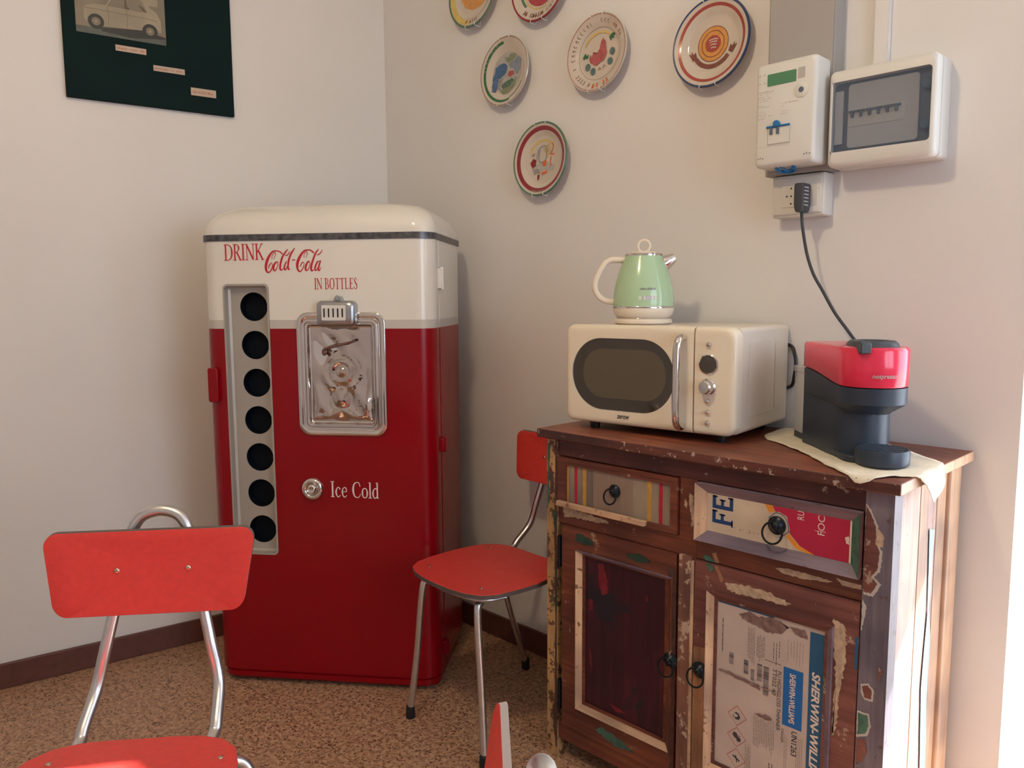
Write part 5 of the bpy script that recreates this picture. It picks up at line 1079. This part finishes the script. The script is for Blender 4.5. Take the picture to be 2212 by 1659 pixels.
mb = MB(); mb.prism(rr(1.806, 1.953, 1.524, 1.661, 0.008, 5), -0.068, -0.062, 'y'); mb.box(1.776, 1.795, -0.068, -0.062, 1.535, 1.650); inn = mb.build('inner_cover', 'inner_grey', t, off=fo, bevel=0.001)
mb = MB(); mb.box(1.808, 1.925, -0.0695, -0.067, 1.569, 1.606); mb.build('breaker_strip', 'meter_white', t, off=fo, bevel=0.0006)
for k in range(6):
    x = 1.8145 + k * 0.0185; mb = MB(); mb.box(x - 0.0055, x + 0.0115, -0.072, -0.069, 1.5985, 1.6035); mb.box(x, x + 0.006, -0.0745, -0.069, 1.5885, 1.5995); mb.build('breaker_toggle', 'slate', t, off=fo, bevel=0.0005)
for z in (1.6335, 1.5515):
    mb = MB(); mb.lathe([(0.0115, -0.060), (0.0115, -0.076), (0.009, -0.0785), (0.0001, -0.0785)], (1.969, 0, z), 'y', 28, cap0=False, cap1=False); mb.build('latch_button', 'knob_blue', t, off=fo)
mb = MB(); mb.prism(rr(a_ + 0.0005, b_ - 0.0005, c_ + 0.0005, d_ - 0.0005, 0.008, 6), -0.0818, -0.0798, 'y'); mb.build('door_pane', 'smoke', t, off=fo)
# socket box with outlet plate
so_ = (1.684, 0, 1.386)
t = thing('wall_socket', 'white wall socket box below the electricity meter', 'socket', so_)
mb = MB(); mb.loft([[(a, y, b) for a, b in rr(1.622 + i, 1.750 - i, 1.386 + i, 1.484 - i, 0.004, 5)] for i, y in ((0.0, -0.0005), (0.0, -0.042), (0.0015, -0.0445), (0.004, -0.0455))]); mb.build('box', 'meter_white', t, off=so_, angle=40)
mb = MB(); mb.loft([[(a, y, b) for a, b in rr(1.6255 + i, 1.7445 - i, 1.3925 + i, 1.4775 - i, 0.004, 5)] for i, y in ((0.0, -0.0455), (0.0, -0.049), (0.002, -0.0505))]); pl = mb.build('cover_plate', 'meter_white', t, off=so_, angle=40)
mb = MB(); mb.prism(rr(1.649, 1.736, 1.409, 1.460, 0.003, 4), -0.052, -0.050, 'y', 0); y = -0.0522
for x, z in ((1.6625, 1.434), (1.673, 1.434), (1.6835, 1.434), (1.673, 1.452), (1.673, 1.4165), (1.718, 1.434), (1.718, 1.4165), (1.718, 1.452)): mb.lathe([(0.0022, y), (0.0001, y)], (x, 0, z), 'y', 10, 1, cap0=False, cap1=False)
mb.build('socket_module', ['meter_white', 'black_plastic'], pl, off=so_)
mb = MB(); mb.lathe([(0.0016, -0.0512), (0.0001, -0.0512)], (1.739, 0, 1.447), 'y', 10, cap0=False, cap1=False); mb.build('screw', 'label_grey', pl, off=so_)
# plug and cable of the coffee machine
co = (1.70, -0.055, 1.40)
t = thing('power_cord', 'black plug and cable running from the wall socket down behind the coffee machine', 'power cord', co)
mb = MB(); mb.loft([[(x, y, z) for x, y in rr(1.7105 - w, 1.7105 + w, -0.0935, -0.0525, 0.006, 5)] for w, z in ((0.007, 1.392), (0.0105, 1.398), (0.0125, 1.410), (0.0125, 1.452), (0.010, 1.457))]); pg = mb.build('plug', 'plug', t, off=co, angle=45)
mb = MB()
for k in range(6): mb.box(1.7228, 1.7242, -0.090, -0.070, 1.406 + k * 0.008, 1.4085 + k * 0.008)
mb.build('grip_ribs', 'label_grey', pg, off=co)
mb = MB(); mb.tube([(1.7105, -0.073, 1.394), (1.7115, -0.073, 1.375), (1.715, -0.071, 1.345), (1.725, -0.069, 1.295), (1.741, -0.068, 1.250), (1.763, -0.068, 1.213), (1.795, -0.068, 1.160), (1.828, -0.068, 1.118), (1.853, -0.066, 1.080), (1.868, -0.060, 1.02), (1.866, -0.056, 0.95), (1.85, -0.06, 0.90), (1.835, -0.075, 0.889)], 0.0036, 10); mb.build('cable', 'plug', t, off=co, angle=80)

# ================================================================== PICTURE BOARD on the left wall (local x runs towards the corner)
bs = 0.83; LX = lambda s: -(s) + bs
pb = thing('picture_board', 'dark green board with an old car photograph hanging on the left wall', 'picture', (DLx * bs, DLy * bs, 0), R(80.4))
mb = MB(); mb.box(LX(1.082), LX(0.5795), -0.018, -0.001, 1.8195, 2.42); mb.build('board', 'board', pb, bevel=0.002)
Q = lambda pts: [(a + bs, b) for a, b in pts]
mb = MB(); y = -0.0184; mb.prism([(LX(1.0450), 2.0165), (LX(0.7878), 2.0165), (LX(0.7878), 2.33), (LX(1.0450), 2.33)], y, -0.018, 'y', 0)
y -= 0.0003
mb.flat(Q([(-1.045, 2.0165), (-1.045, 2.036), (-0.7878, 2.038), (-0.7878, 2.0165)]), y, 4)
mb.flat(Q([(-1.045, 2.20), (-1.045, 2.33), (-0.7878, 2.33), (-0.7878, 2.20)]), y, 2)
mb.flat(Q([(-0.9824, 2.0398), (-0.8551, 2.0518), (-0.7895, 2.0406), (-0.7884, 2.0351), (-0.8943, 2.0225), (-0.9727, 2.0286)]), y - 0.0002, 3)
body = [(-1.0230,2.0623),(-1.0206,2.0817),(-1.0231,2.0894),(-1.0146,2.0986),(-0.9939,2.1060),(-0.9579,2.1090),(-0.9437,2.1345),(-0.9245,2.1540),(-0.8874,2.1600),(-0.8503,2.1500),(-0.8323,2.1239),(-0.8136,2.1134),(-0.8011,2.0873),(-0.8001,2.0531),(-0.8167,2.0530),(-0.8243,2.0659),(-0.8406,2.0686),(-0.8547,2.0603),(-0.8606,2.0508),(-0.9667,2.0454),(-0.9708,2.0639),(-0.9829,2.0754),(-0.9982,2.0752),(-1.0115,2.0645),(-1.0149,2.0502)]
mb.flat(Q(body), y - 0.0004, 1)
mb.flat(Q([(-0.9556,2.1060),(-0.9413,2.1310),(-0.928,2.146),(-0.9054,2.149),(-0.9069,2.1074)]), y - 0.0006, 0)
mb.flat(Q([(-0.8985,2.1075),(-0.897,2.149),(-0.875,2.149),(-0.8560,2.142),(-0.8414,2.1092),(-0.8660,2.1059)]), y - 0.0006, 0)
mb.flat(Q([(-0.9069,2.1074),(-0.9054,2.149),(-0.9000,2.149),(-0.8985,2.115),(-0.893,2.113),(-0.893,2.1065)]), y - 0.0007, 2)
mb.flat(Q([(-0.868,2.128),(-0.852,2.122),(-0.842,2.1085),(-0.850,2.108)]), y - 0.0008, 2)
mb.flat(Q([(-0.8473,2.1491),(-0.8074,2.1529),(-0.8099,2.1311),(-0.8456,2.1298)]), y - 0.0008, 1)
for q in strip2([(a + bs, b) for a, b in ((-1.0206,2.090),(-0.985,2.092),(-0.92,2.090),(-0.85,2.090),(-0.81,2.086))], [0.0012] * 5): mb.flat(list(q), y - 0.0007, 2)
for q in strip2([(a + bs, b) for a, b in ((-0.956,2.105),(-0.953,2.075),(-0.956,2.050))], [0.001] * 3): mb.flat(list(q), y - 0.0007, 2)
for q in strip2([(a + bs, b) for a, b in ((-0.902,2.106),(-0.900,2.075),(-0.902,2.050))], [0.001] * 3): mb.flat(list(q), y - 0.0007, 2)
for cx, cz in ((-0.9892, 2.0550), (-0.8347, 2.0521)):
    for rad, m, k in ((0.0225, 3, 0.0008), (0.0130, 2, 0.0009), (0.0112, 0, 0.0010), (0.0060, 2, 0.0011), (0.0048, 1, 0.0012)):
        mb.flat([(cx + bs + rad * math.cos(2 * math.pi * q / 28), cz + rad * math.sin(2 * math.pi * q / 28)) for q in range(28)], y - k, m)
mb.build('photograph', ['photo_paper', 'photo_light', 'photo_mid', 'photo_dark', 'photo_grey'], pb, smooth=False)
for k, (s0, s1, z0, z1) in enumerate(((0.9385, 0.8495, 1.9775, 1.9955), (0.8305, 0.7350, 1.9330, 1.9505), (0.7185, 0.6380, 1.8725, 1.8970))):
    mb = MB(); mb.box(LX(s0), LX(s1), -0.0190, -0.018, z0, z1, 0); scribble(mb, LX(s0) + 0.005, LX(s1) - 0.005, z0 + (z1 - z0) * 0.32, (z1 - z0) * 0.36, -0.0192, 1, 60 + k, 16)
    mb.build('caption_strip', ['paper', 'paper_ink'], pb, smooth=False)
